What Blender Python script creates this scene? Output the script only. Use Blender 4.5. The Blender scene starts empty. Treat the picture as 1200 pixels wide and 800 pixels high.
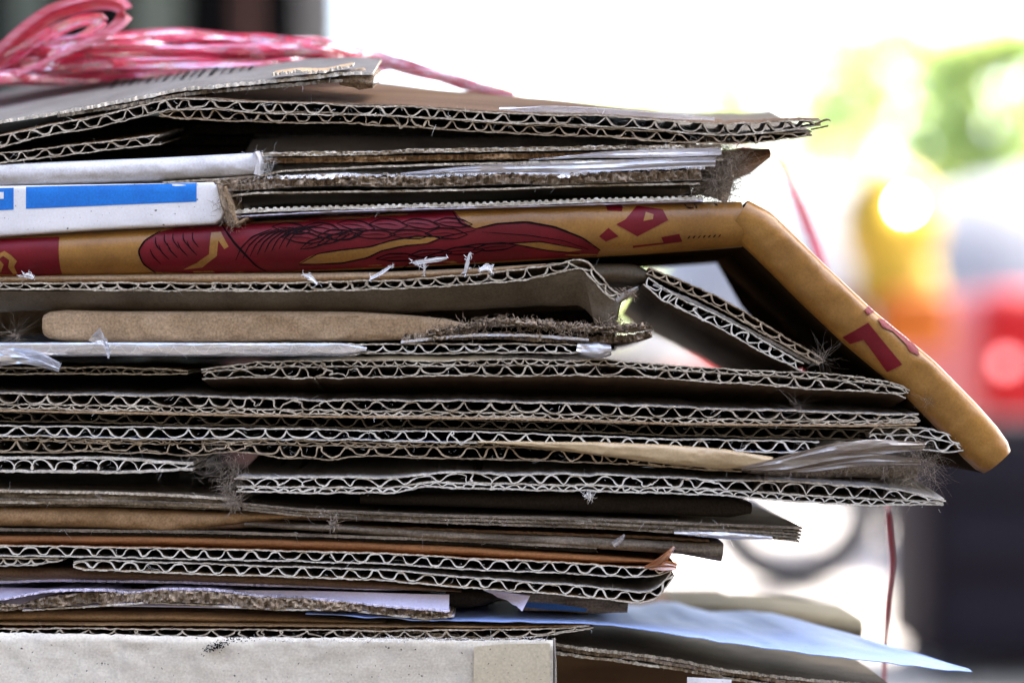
import bpy, bmesh, math, random
import numpy as np
from mathutils import Vector
from mathutils.geometry import tessellate_polygon

random.seed(7); RNG = np.random.RandomState(11)
R = math.radians
scn = bpy.context.scene
COL = scn.collection

# ------------------------------------------------------------------ camera
S = 0.00025          # metres per photo pixel (1200 px wide) on the front plane of the stack
H = 0.60             # height of the lens above the ground
D = 0.60             # lens to the front of the stack
HOR = 450            # photo row of the horizon
cam = bpy.data.cameras.new('camera'); camo = bpy.data.objects.new('camera', cam); COL.objects.link(camo)
camo.location = (0, -D, H); camo.rotation_euler = (R(90), 0, 0)
cam.sensor_width = 36; cam.lens = 36*D/(1200*S)
cam.shift_y = (HOR-400)/1200
cam.clip_start = 0.02; cam.clip_end = 500
cam.dof.use_dof = True; cam.dof.focus_distance = D+0.001; cam.dof.aperture_fstop = 4.9; cam.dof.aperture_blades = 0
scn.camera = camo
# ------------------------------------------------------------------ sky + sun
SUN_EL, SUN_AZ = 52, 62      # azimuth measured from +Y clockwise: beyond the stack, a little to the right
w = bpy.data.worlds.new('World'); scn.world = w; w.use_nodes = True
nt = w.node_tree; bg = nt.nodes['Background']
sky = nt.nodes.new('ShaderNodeTexSky'); sky.sky_type = 'NISHITA'; sky.sun_disc = False
sky.sun_elevation = R(SUN_EL); sky.sun_rotation = R(SUN_AZ); sky.air_density = 1.0; sky.dust_density = 5.0; sky.ozone_density = 1.0
nt.links.new(sky.outputs[0], bg.inputs[0]); bg.inputs[1].default_value = 0.13
sl = bpy.data.lights.new('sun', 'SUN'); sl.energy = 2.2; sl.angle = R(.6); sl.color = (1, .97, .92)
so = bpy.data.objects.new('sun', sl); COL.objects.link(so)
dv = Vector((math.sin(R(SUN_AZ))*math.cos(R(SUN_EL)), math.cos(R(SUN_AZ))*math.cos(R(SUN_EL)), math.sin(R(SUN_EL))))
so.rotation_euler = dv.to_track_quat('Z', 'Y').to_euler(); so.location = (0, -2, 4)
vs = scn.view_settings; vs.view_transform = 'Standard'; vs.look = 'None'; vs.exposure = 3.4; vs.gamma = 1.0
scn.render.engine = 'CYCLES'; scn.render.resolution_x = 1024; scn.render.resolution_y = 682
scn.cycles.max_bounces = 8; scn.cycles.transparent_max_bounces = 24

# ------------------------------------------------------------------ noise
def vn1(x, seed=0):
    x = np.asarray(x, float); t = np.random.RandomState(seed+1).rand(4096)*2-1
    i = np.floor(x).astype(int); f = x-i; f = f*f*(3-2*f)
    return t[i % 4096]*(1-f)+t[(i+1) % 4096]*f
def fb1(x, seed=0, o=3):
    return sum(vn1(np.asarray(x)*2**k, seed+k*17)/2**k for k in range(o))
def vn2(x, y, seed=0):
    x, y = np.broadcast_arrays(np.asarray(x, float), np.asarray(y, float))
    t = np.random.RandomState(seed+5).rand(256, 256)*2-1
    i = np.floor(x).astype(int); j = np.floor(y).astype(int); f = x-i; g = y-j; f = f*f*(3-2*f); g = g*g*(3-2*g)
    a = lambda p, q: t[p % 256, q % 256]
    return (a(i, j)*(1-f)+a(i+1, j)*f)*(1-g)+(a(i, j+1)*(1-f)+a(i+1, j+1)*f)*g

# ------------------------------------------------------------------ materials
def N(nt, t, **k):
    n = nt.nodes.new(t)
    for a, b in k.items(): setattr(n, a, b)
    return n
def paper(name, c1, c2=None, rough=.9, spec=.12, blotch=45, speck=.5, bump=.25, dirt=None, streak=0, spots=0.0, coat=0.0):
    """paper or card: two-tone blotches, fibre speckle, optional streaks along x, dirt spots"""
    m = bpy.data.materials.new(name); m.use_nodes = True; t = m.node_tree; L = t.links
    p = t.nodes['Principled BSDF']; c2 = c2 or tuple(v*.72 for v in c1)
    tc = N(t, 'ShaderNodeTexCoord'); mp = N(t, 'ShaderNodeMapping'); L.new(tc.outputs['Object'], mp.inputs[0])
    mp.inputs['Scale'].default_value = (1 if not streak else .25, 1, 1 if not streak else 1.6)
    n1 = N(t, 'ShaderNodeTexNoise'); n1.inputs['Scale'].default_value = blotch; n1.inputs['Detail'].default_value = 6; n1.inputs['Roughness'].default_value = .65
    L.new(mp.outputs[0], n1.inputs['Vector'])
    r1 = N(t, 'ShaderNodeValToRGB'); r1.color_ramp.elements[0].position = .36; r1.color_ramp.elements[1].position = .64
    r1.color_ramp.elements[0].color = (*c2, 1); r1.color_ramp.elements[1].color = (*c1, 1); L.new(n1.outputs[0], r1.inputs[0])
    n2 = N(t, 'ShaderNodeTexNoise'); n2.inputs['Scale'].default_value = 1500; n2.inputs['Detail'].default_value = 3; L.new(tc.outputs['Object'], n2.inputs['Vector'])
    r2 = N(t, 'ShaderNodeValToRGB'); r2.color_ramp.elements[0].position = .3; r2.color_ramp.elements[1].position = .7
    lo = 1-.55*speck; r2.color_ramp.elements[0].color = (lo, lo*.98, lo*.95, 1); r2.color_ramp.elements[1].color = (1+.15*speck,)*3+(1,); L.new(n2.outputs[0], r2.inputs[0])
    mx = N(t, 'ShaderNodeMixRGB', blend_type='MULTIPLY'); mx.inputs[0].default_value = 1; L.new(r1.outputs[0], mx.inputs[1]); L.new(r2.outputs[0], mx.inputs[2])
    out = mx
    if dirt:
        n3 = N(t, 'ShaderNodeTexNoise'); n3.inputs['Scale'].default_value = 160; n3.inputs['Detail'].default_value = 8; n3.inputs['Roughness'].default_value = .75; L.new(tc.outputs['Object'], n3.inputs['Vector'])
        r3 = N(t, 'ShaderNodeValToRGB'); r3.color_ramp.elements[0].position = .52; r3.color_ramp.elements[1].position = .75
        r3.color_ramp.elements[0].color = (0, 0, 0, 1); r3.color_ramp.elements[1].color = (.7, .7, .7, 1); L.new(n3.outputs[0], r3.inputs[0])
        m3 = N(t, 'ShaderNodeMixRGB'); L.new(r3.outputs[0], m3.inputs[0]); L.new(out.outputs[0], m3.inputs[1]); m3.inputs[2].default_value = (*dirt, 1); out = m3
    if spots:
        v = N(t, 'ShaderNodeTexNoise'); v.inputs['Scale'].default_value = 900; v.inputs['Detail'].default_value = 1; L.new(tc.outputs['Object'], v.inputs['Vector'])
        r4 = N(t, 'ShaderNodeValToRGB'); r4.color_ramp.elements[0].position = .72-.1*spots; r4.color_ramp.elements[1].position = .78
        r4.color_ramp.elements[0].color = (0, 0, 0, 1); L.new(v.outputs[0], r4.inputs[0])
        m4 = N(t, 'ShaderNodeMixRGB'); L.new(r4.outputs[0], m4.inputs[0]); L.new(out.outputs[0], m4.inputs[1]); m4.inputs[2].default_value = (.07, .06, .06, 1); out = m4
    L.new(out.outputs[0], p.inputs['Base Color'])
    p.inputs['Roughness'].default_value = rough; p.inputs['Specular IOR Level'].default_value = spec
    p.inputs['Coat Weight'].default_value = coat; p.inputs['Coat Roughness'].default_value = .3
    b = N(t, 'ShaderNodeBump'); b.inputs['Strength'].default_value = bump; b.inputs['Distance'].default_value = .0002
    n5 = N(t, 'ShaderNodeTexNoise'); n5.inputs['Scale'].default_value = 500; n5.inputs['Detail'].default_value = 6; L.new(mp.outputs[0], n5.inputs['Vector'])
    L.new(n5.outputs[0], b.inputs['Height']); L.new(b.outputs[0], p.inputs['Normal'])
    return m
def simple(name, c, rough=.5, metal=0, spec=.5, emit=None, es=0, bump=0, bs=40, var=.25):
    m = bpy.data.materials.new(name); m.use_nodes = True; t = m.node_tree; p = t.nodes['Principled BSDF']; L = t.links
    tc = N(t, 'ShaderNodeTexCoord'); n = N(t, 'ShaderNodeTexNoise'); n.inputs['Scale'].default_value = bs; n.inputs['Detail'].default_value = 5; L.new(tc.outputs['Object'], n.inputs['Vector'])
    r = N(t, 'ShaderNodeValToRGB'); r.color_ramp.elements[0].position = .3; r.color_ramp.elements[1].position = .7
    r.color_ramp.elements[0].color = (*[v*(1-var) for v in c], 1); r.color_ramp.elements[1].color = (*c, 1); L.new(n.outputs[0], r.inputs[0]); L.new(r.outputs[0], p.inputs['Base Color'])
    p.inputs['Roughness'].default_value = rough; p.inputs['Metallic'].default_value = metal; p.inputs['Specular IOR Level'].default_value = spec
    if emit: p.inputs['Emission Color'].default_value = (*emit, 1); p.inputs['Emission Strength'].default_value = es
    if bump:
        b = N(t, 'ShaderNodeBump'); b.inputs['Strength'].default_value = bump; b.inputs['Distance'].default_value = .001; L.new(n.outputs[0], b.inputs['Height']); L.new(b.outputs[0], p.inputs['Normal'])
    return m
def film(name, c, gloss=.5, rough=.12, trans=.5, sc=400, bump=1.0, tintmix=.5, stretch=(.15, 1, 1)):
    """thin crinkled plastic film: see-through, coloured scatter and gloss"""
    m = bpy.data.materials.new(name); m.use_nodes = True; t = m.node_tree; t.nodes.remove(t.nodes['Principled BSDF']); L = t.links; o = t.nodes['Material Output']
    tc = N(t, 'ShaderNodeTexCoord'); mp = N(t, 'ShaderNodeMapping'); mp.inputs['Scale'].default_value = stretch; L.new(tc.outputs['Object'], mp.inputs[0])
    n = N(t, 'ShaderNodeTexNoise'); n.inputs['Scale'].default_value = sc; n.inputs['Detail'].default_value = 5; n.inputs['Roughness'].default_value = .7; L.new(mp.outputs[0], n.inputs['Vector'])
    b = N(t, 'ShaderNodeBump'); b.inputs['Strength'].default_value = bump; b.inputs['Distance'].default_value = .0006; L.new(n.outputs[0], b.inputs['Height'])
    tr = N(t, 'ShaderNodeBsdfTransparent'); tr.inputs[0].default_value = (*[min(1, .45+.55*v) for v in c], 1)
    df = N(t, 'ShaderNodeBsdfDiffuse'); df.inputs[0].default_value = (*c, 1); tl = N(t, 'ShaderNodeBsdfTranslucent'); tl.inputs[0].default_value = (*c, 1)
    gl = N(t, 'ShaderNodeBsdfGlossy'); gl.inputs['Roughness'].default_value = rough; gl.inputs[0].default_value = (1, 1, 1, 1)
    for q in (df, tl, gl): L.new(b.outputs[0], q.inputs['Normal'])
    a = N(t, 'ShaderNodeMixShader'); a.inputs[0].default_value = .5; L.new(df.outputs[0], a.inputs[1]); L.new(tl.outputs[0], a.inputs[2])
    c_ = N(t, 'ShaderNodeMixShader'); c_.inputs[0].default_value = trans; L.new(a.outputs[0], c_.inputs[1]); L.new(tr.outputs[0], c_.inputs[2])
    r = N(t, 'ShaderNodeMapRange'); r.inputs[1].default_value = .35; r.inputs[2].default_value = .65; r.inputs[3].default_value = gloss*.35; r.inputs[4].default_value = gloss; L.new(n.outputs[0], r.inputs[0])
    d = N(t, 'ShaderNodeMixShader'); L.new(r.outputs[0], d.inputs[0]); L.new(c_.outputs[0], d.inputs[1]); L.new(gl.outputs[0], d.inputs[2]); L.new(d.outputs[0], o.inputs[0])
    return m

M = {}
M['edge'] = paper('cut_paper_edge', (.72, .66, .54), (.36, .30, .22), speck=.9, blotch=170)
M['edge_brown'] = paper('brown_cut_edge', (.50, .41, .29), (.22, .165, .11), speck=.9, blotch=170)
M['flute_brown'] = paper('brown_fluting_paper', (.56, .46, .33), (.28, .22, .15), speck=.7, blotch=140)
M['edge_pale'] = paper('pale_cut_edge', (.80, .77, .68), (.50, .46, .38), speck=.7, blotch=150)
M['edge_dim'] = paper('dark_cut_edge', (.26, .23, .18), (.14, .12, .09), speck=.8, blotch=120)  # darker tone of the cut edge
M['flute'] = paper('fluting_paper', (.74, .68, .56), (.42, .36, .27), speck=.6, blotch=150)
M['flute_pale'] = paper('pale_fluting_paper', (.82, .80, .72), (.66, .63, .55), speck=.4, blotch=100)
M['flute_dim'] = paper('dark_fluting_paper', (.20, .18, .14), (.11, .095, .07), speck=.6, blotch=100)  # darker tone of the fluting paper
M['grey'] = paper('grey_liner', (.19, .160, .120), (.11, .09, .066), speck=.5, rough=.9, dirt=(.16, .13, .10))
M['greyblue'] = paper('pale_grey_liner', (.39, .37, .345), (.26, .24, .22), speck=.5, rough=.9, dirt=(.2, .18, .16))
M['kraft'] = paper('kraft_liner', (.38, .24, .125), (.26, .16, .08), speck=.6, dirt=(.14, .09, .05))
M['kraftlight'] = paper('light_kraft_liner', (.50, .36, .225), (.37, .255, .15), speck=.7, bump=.5, dirt=(.24, .17, .10))
M['topgrey'] = paper('grey_printed_liner', (.20, .19, .18), (.14, .13, .12), speck=.4, rough=.9)
M['inside'] = paper('shade_dark_carton_card', (.05, .03, .015), (.03, .02, .012), speck=.6, spec=0, rough=1)  # shade of the gold carton's hollow and underside put into the colour
M['brown'] = paper('dark_brown_liner', (.17, .105, .06), (.095, .055, .032), speck=.6, rough=.8, streak=1)
M['rust'] = paper('rust_brown_liner', (.27, .115, .042), (.15, .062, .025), speck=.5, rough=.75, streak=1)
M['dark'] = paper('dark_card_gap_shade', (.05, .04, .03), (.022, .018, .015), speck=.7, streak=1)  # near-black for dark cards, deepened to carry the shade in gaps
M['flute_shade'] = paper('shaded_fluting_side', (.20, .165, .125), (.11, .09, .065), speck=.6, blotch=100)  # flute walls darkened: the shade between liners is in the colour
M['slab'] = paper('layered_grey_card', (.30, .245, .185), (.10, .08, .06), speck=.8, blotch=220, streak=1, bump=.8)
M['white'] = paper('white_coated_card', (.86, .87, .89), (.76, .77, .80), rough=.45, spec=.45, speck=.12, bump=.1, spots=.35)
M['whitedirty'] = paper('scuffed_white_card', (.78, .79, .83), (.62, .62, .64), rough=.6, speck=.25, bump=.5, dirt=(.34, .29, .24))
M['lilac'] = paper('lilac_white_paper', (.68, .66, .80), (.55, .53, .70), rough=.6, speck=.15, bump=.2)
M['bluepaper'] = paper('pale_blue_paper', (.36, .47, .76), (.25, .36, .68), rough=.55, speck=.15, bump=.2, blotch=25)
M['torn'] = paper('torn_brown_fibre', (.40, .32, .235), (.20, .15, .105), speck=1, blotch=300, bump=1.0)
M['cream'] = paper('cream_carton', (.80, .765, .67), (.66, .62, .52), rough=.7, speck=.3, bump=.35, spots=.15, blotch=26, streak=1, dirt=(.50, .47, .42))
M['creamtape'] = paper('yellowed_tape_patch', (.66, .60, .45), (.58, .52, .38), rough=.4, spec=.5, speck=.3, bump=.2, spots=.5, blotch=30)
M['gold'] = paper('gold_kraft_print', (.31, .150, .026), (.21, .095, .015), rough=.36, spec=.4, speck=.35, bump=.3, coat=.12)
M['goldink'] = paper('gold_print_detail', (.31, .150, .026), (.21, .095, .015), rough=.36, spec=.4, speck=.35, bump=.3, coat=.12)
M['red'] = paper('crimson_print', (.15, .0015, .008), (.10, .001, .005), rough=.5, spec=.2, speck=.3, bump=.25, coat=.1)
M['black'] = simple('black_print', (.010, .005, .006), rough=.8, spec=.05)
M['ink'] = simple('matte_black_ink', (.02, .02, .022), rough=1, spec=0)
M['blue'] = paper('blue_print', (.004, .21, .74), (.002, .15, .60), rough=.45, spec=.4, speck=.3, bump=.1, blotch=80)
M['bluedark'] = paper('blue_strip_print', (.05, .16, .42), (.03, .10, .3), rough=.5, speck=.3, bump=.1)
M['tape'] = film('clear_tape', (.85, .88, .95), gloss=.55, rough=.14, trans=.72, sc=260, stretch=(.12, 1, 1))
M['tapemilk'] = film('milky_tape', (.72, .72, .78), gloss=.6, rough=.2, trans=.35, sc=500, stretch=(.2, 1, 1))
M['tantape'] = paper('tan_tape', (.50, .38, .22), (.40, .29, .16), rough=.35, spec=.6, speck=.25, bump=.5, streak=1, blotch=160)
M['pink'] = film('pink_raffia', (.92, .07, .24), gloss=.55, rough=.18, trans=.30, sc=330, stretch=(.22, 1, 1))
M['pinkred'] = film('red_raffia', (.62, .03, .09), gloss=.2, rough=.3, trans=.1, sc=700, stretch=(.1, 1, 1))
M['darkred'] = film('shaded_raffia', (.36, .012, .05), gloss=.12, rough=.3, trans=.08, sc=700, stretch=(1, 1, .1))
M['lint'] = simple('grey_lint', (.36, .30, .24), rough=.9, var=.6, bs=600)
M['lintpale'] = simple('pale_fibre', (.72, .71, .68), rough=.9, var=.2, bs=600)
M['foam'] = simple('white_paper_curl', (.85, .86, .88), rough=.8, var=.1, bs=900, bump=.4)
M['dustytape'] = film('dusty_tape', (.42, .35, .28), gloss=.28, rough=.3, trans=.18, sc=600, stretch=(.3, 1, 1))
M['dustcore'] = paper('matted_dust', (.42, .34, .27), (.22, .175, .135), speck=1, blotch=500, bump=1)

# ------------------------------------------------------------------ mesh + object helpers
def mesh_obj(name, V, F, MI, mats, parent=None, org=(0, 0, 0), sharp=40, smooth=True):
    V = np.asarray(V, float)-np.asarray(org, float)
    me = bpy.data.meshes.new(name); me.from_pydata(V.tolist(), [], [list(map(int, f)) for f in F]); 
    for m in mats: me.materials.append(m)
    if MI is not None: me.polygons.foreach_set('material_index', np.asarray(MI, np.int32))
    if smooth:
        me.polygons.foreach_set('use_smooth', np.ones(len(F), bool)); me.set_sharp_from_angle(angle=R(sharp))
    me.update(); o = bpy.data.objects.new(name, me); COL.objects.link(o)
    if parent is not None: o.parent = parent
    return o
class Thing:
    """an Empty at the thing's base; parts are its children"""
    def __init__(s, name, label, cat, loc=(0, 0, 0), group=None):
        s.loc = tuple(loc); s.o = bpy.data.objects.new(name, None); COL.objects.link(s.o); s.o.location = loc
        s.o.empty_display_size = .01; s.o['label'] = label; s.o['category'] = cat
        if group: s.o['group'] = group
    def part(s, name, geo, mats, label=None, parent=None, kind=None, sharp=40):
        V, F, MI = geo; o = mesh_obj(name, V, F, MI, mats, parent or s.o, s.loc, sharp)
        if label: o['label'] = label
        if kind: o['kind'] = kind
        return o
def solo(name, geo, mats, label, cat, kind=None, group=None, loc=(0, 0, 0), sharp=40):
    V, F, MI = geo; o = mesh_obj(name, V, F, MI, mats, None, loc, sharp); o.location = loc
    if kind == 'structure': o['kind'] = kind; o['label'] = label; o['category'] = cat; return o
    o['label'] = label; o['category'] = cat
    if kind: o['kind'] = kind
    if group: o['group'] = group
    return o
def merge(*gs):
    V = []; F = []; MI = []; n = 0
    for g in gs:
        V.append(np.asarray(g[0], float).reshape(-1, 3)); F += [[i+n for i in f] for f in g[1]]; MI += list(g[2] if g[2] is not None else [0]*len(g[1])); n += len(V[-1])
    return np.concatenate(V), F, MI
def XZ(px, py): return (px-600)*S, H+(HOR-py)*S
def wp(px, py, y=0.0, persp=False):
    k = (D+y)/D if persp else 1
    return ((px-600)*S*k, y, H+(HOR-py)*S*k)

class Path:
    """front line of a sheet, given in photo pixels on the stack's front plane, resampled finely (metres)"""
    def __init__(s, pts, step=1.3, sm=6, y0=0.0, persp=False):
        k = (D+y0)/D if persp else 1.0
        p = np.array([((x-600)*S*k, H+(HOR-y)*S*k) for x, y in pts]); d = np.r_[0, np.cumsum(np.hypot(*np.diff(p, axis=0).T))]
        n = max(4, int(d[-1]/(step*S))+1); u = np.linspace(0, d[-1], n); q = np.c_[np.interp(u, d, p[:, 0]), np.interp(u, d, p[:, 1])]
        if sm:
            h = int(3*sm/step); h = min(h, n-2); ker = np.exp(-.5*((np.arange(-h, h+1))*step/sm)**2); ker /= ker.sum()
            a = 2*q[0]-q[1:h+1][::-1]; b = 2*q[-1]-q[-h-1:-1][::-1]; e = np.vstack([a, q, b])
            q = np.c_[np.convolve(e[:, 0], ker, 'valid'), np.convolve(e[:, 1], ker, 'valid')]
        s.q = q; s.u = u; s.n = n; s.frame()
    def frame(s):
        t = np.gradient(s.q, axis=0); t /= np.maximum(np.hypot(t[:, 0], t[:, 1]), 1e-12)[:, None]; s.t = t; s.N = np.c_[-t[:, 1], t[:, 0]]
    def px(s): return s.q[:, 0]/S+600
    def offset(s, n_px, dx_px=0):
        p = Path.__new__(Path); p.q = s.q+s.N*(np.asarray(n_px)*S)[:, None]+s.t*(np.asarray(dx_px)*S)[:, None] if np.ndim(n_px) else s.q+s.N*n_px*S
        p.u = s.u; p.n = s.n; p.frame(); return p
def sweep(rings, segmat, closed=True):
    n, K = rings.shape[:2]; V = rings.reshape(-1, 3)
    i = np.arange(n-1)[:, None]*K; a = np.arange(K)[None]; b = (np.arange(K)+1)[None] % K
    F = np.stack([i+a, i+b, i+K+b, i+K+a], -1).reshape(-1, 4).tolist(); MI = np.tile(np.asarray(segmat), n-1).tolist()
    h = K//2
    for base, rev in ((0, False), ((n-1)*K, True)):
        for j in range(h-1):
            f = [base+j, base+K-1-j, base+K-2-j, base+j+1]; F.append(f if not rev else f[::-1]); MI.append(segmat[-1])
    return V, F, MI
def levels(d): 
    l = [0, .0008, .003, .010, .03, .07, .12, .2, .3]; return np.array([v for v in l if v < d*.92]+[d])
def strip(P, nlo, nhi, d=.16, tilt=0., y0=0., rag=.25, fuzz=.3, seed=0, wave=.6, lev=None, curl=None, nfreq=1/70., endrag=0, ds=None, fj=None):
    """a sheet: cross-section between offsets nlo and nhi (pixels) from the path, running back by d metres"""
    n = P.n; one = np.ones(n); nlo = nlo*one; nhi = nhi*one; L = levels(d) if lev is None else np.array(lev); m = len(L)
    x = P.u/S; rg = (fb1(x/4., seed, 3)*.5+fb1(x/40., seed+3, 2))*rag*.001
    Y = np.zeros((n, m)); Y[:] = L[None]
    if ds is not None: Y = Y*vary(P, ds)[:, None]
    Y += y0; Y += rg[:, None]*np.clip(1-L/.004, 0, 1)[None]
    if endrag:
        pass
    jl = fb1(x/3., seed+7, 2)*fuzz; jh = fb1(x/3., seed+8, 2)*fuzz
    def side(nn, jit, fade=.0006):
        A = np.zeros((n, m, 3)); off = nn[:, None]+jit[:, None]*np.clip(1-L/.0006, 0, 1)[None]
        if fj is not None and fade > .001: off = off+fj[:, None]*np.clip(1-L/fade, 0, 1)[None]
        A[..., 0] = P.q[:, 0:1]+P.N[:, 0:1]*off*S; A[..., 2] = P.q[:, 1:2]+P.N[:, 1:2]*off*S
        A[..., 1] = Y; dy = Y-y0
        A[..., 2] += tilt*dy+wave*S*3*vn2(x[:, None]*nfreq+seed, L[None]*40, seed)*np.clip(L/.02, 0, 1)[None]
        if curl: A[..., 2] += curl*dy*dy*10
        return A
    lo = side(nlo, jl); hi = side(nhi, jh, .004)
    th = float(np.mean(nhi-nlo)); nf = 0 if th < 3.6 else (3 if th < 6.5 else 5)
    parts = [lo, hi[:, ::-1]]
    if nf:      # ragged front: extra rows between the top and bottom front corners, and as many at the back
        fr = []; bk = []
        for k in range(1, nf+1):
            v = k/(nf+1); q = hi[:, 0]*(1-v)+lo[:, 0]*v; q = q.copy(); q[:, 1] += rag*.0009*(vn2(x/3.2, v*th/2.2, seed+9)+.7*vn2(x/11., v*th/3.+5, seed+19)); fr.append(q)
            bk.append(lo[:, -1]*(1-v)+hi[:, -1]*v)
        parts = [lo, np.stack(bk, 1), hi[:, ::-1], np.stack(fr, 1)]
        return sweep(np.concatenate(parts, 1), [0]*(m-1)+[1]*(nf+1)+[0]*(m-1)+[1]*(nf+1))
    return sweep(np.concatenate(parts, 1), [0]*(m-1)+[1]+[0]*(m-1)+[1])
EDGES = []      # places where loose fibres cling: (path, y0, half thickness px)
def vary(P, pts): return np.interp(P.px(), [a for a, b in pts], [b for a, b in pts])

def board(label, pts, layers, d=.16, tilt=0., y0=0., lt=1.55, ft=1.7, sm=6, seed=0, tf=None, lin='grey', top=None, bot=None, fl='flute', ed='edge',
          skew=0., lint=1, wave=.6, crush=.13, group=None, cat='cardboard', persp=False, thing=None, rag=.25, name='corrugated_board', warp=.35, shape=1.3, damage=None, ds=None, irr=1.5):
    """corrugated board: liners and fluting, layers listed from the top as (height, pitch) in photo pixels"""
    P = Path(pts, sm=sm, y0=y0, persp=persp); x = P.u/S
    sc = (1+crush*fb1(x/55., seed+2, 3)); 
    if tf: sc = sc*vary(P, tf)
    T = sum(l[0] for l in layers); i0 = P.n//2
    root = thing or Thing(name, label, cat, (P.q[i0, 0], y0+d*.5, P.q[i0, 1]-T/2*S+tilt*d*.5), group)
    at = T/2; bounds = [at]
    for l in layers: at -= l[0]; bounds.append(at)
    for k, b in enumerate(bounds):
        ms = M[top] if (k == 0 and top) else M[bot] if (k == len(bounds)-1 and bot) else M[lin]
        wob = fb1(x/9., seed+30+k, 2)*.5
        root.part('liner', strip(P, b*sc-lt/2+wob, b*sc+lt/2+wob+.25*fb1(x/5., seed+k+60), d, tilt, y0+(0 if k in (0, len(bounds)-1) else .0002), rag, .35, seed*3+k, wave, ds=ds), [ms, M[ed]])
    if thing is None or True:
        for k, (h, pitch) in enumerate(layers):
            a = bounds[k]; b = bounds[k+1]; mid = (a+b)/2; amp = (h-lt)/2*.98
            ph = 2*math.pi*(x/pitch+warp*fb1(x/(pitch*3.), seed+40+k, 2)+.09*fb1(x/(pitch*.8), seed+90+k, 2)+seed*.37)
            sn = np.tanh(shape*np.sin(ph))/math.tanh(shape)
            am = amp*(1-.22*np.abs(fb1(x/24., seed+77, 2)))
            off = (mid+am*sn)*sc; dx = (skew+.5*fb1(x/60., seed+88, 2))*pitch*.16*np.cos(ph)+.6*fb1(x/7., seed+50+k, 2)
            dm = 1.1*np.clip(fb1(x/70., seed+203, 2)-.35, 0, 1)*irr
            if True:
                for (c, wd, s_) in (damage or []): dm += s_*np.exp(-((P.px()-c)/wd)**2)
                off = off+dm*amp*.5*fb1(x/5., seed+51, 2); dx = dx+dm*5*fb1(x/6., seed+52, 2)
            Q = P.offset(off, dx); tk = ft*(.95+.35*fb1(x/6., seed+55, 3))
            root.part('fluting', strip(Q, -tk/2, tk/2, d, tilt, y0+.0001, rag*.9, .3, seed*5+k, wave, ds=ds), [M['flute_shade' if fl != 'flute_dim' else fl], M[fl if fl != 'flute' else 'edge']])
    if lint: EDGES.append((P, y0, T/2, lint))
    return root
def sheet(name, label, cat, pts, t, d=.12, tilt=0., y0=0., mats=('kraft', 'edge'), rag=.4, sm=6, seed=0, tf=None, thing=None, persp=False, lint=.5, fuzz=.35, wave=.6, tear=0., group=None, plabel=None, curl=None, kind=None, lo=None, ds=None):
    P = Path(pts, sm=sm, y0=y0, persp=persp); x = P.u/S; h = np.ones(P.n)*t/2
    if tf: h = h*vary(P, tf)
    up = h+.1*fb1(x/40., seed+5, 2); dn = -h+.1*fb1(x/40., seed+6, 2)
    g = strip(P, dn, up, d, tilt, y0, rag, fuzz, seed, wave, curl=curl, ds=ds, fj=tear*np.abs(fb1(x/6., seed+4, 3))+.3*fb1(x/11., seed+15, 2))
    if lint: EDGES.append((P, y0, t/2, lint))
    if thing is not None: return thing.part(name, g, [M[mats[0]], M[mats[1]]], plabel, kind=kind)
    i0 = P.n//2; loc = (P.q[i0, 0], y0+d*.4, P.q[i0, 1]-t/2*S+tilt*d*.4)
    return solo(name, g, [M[mats[0]], M[mats[1]]], label, cat, kind, group, loc)

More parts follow.
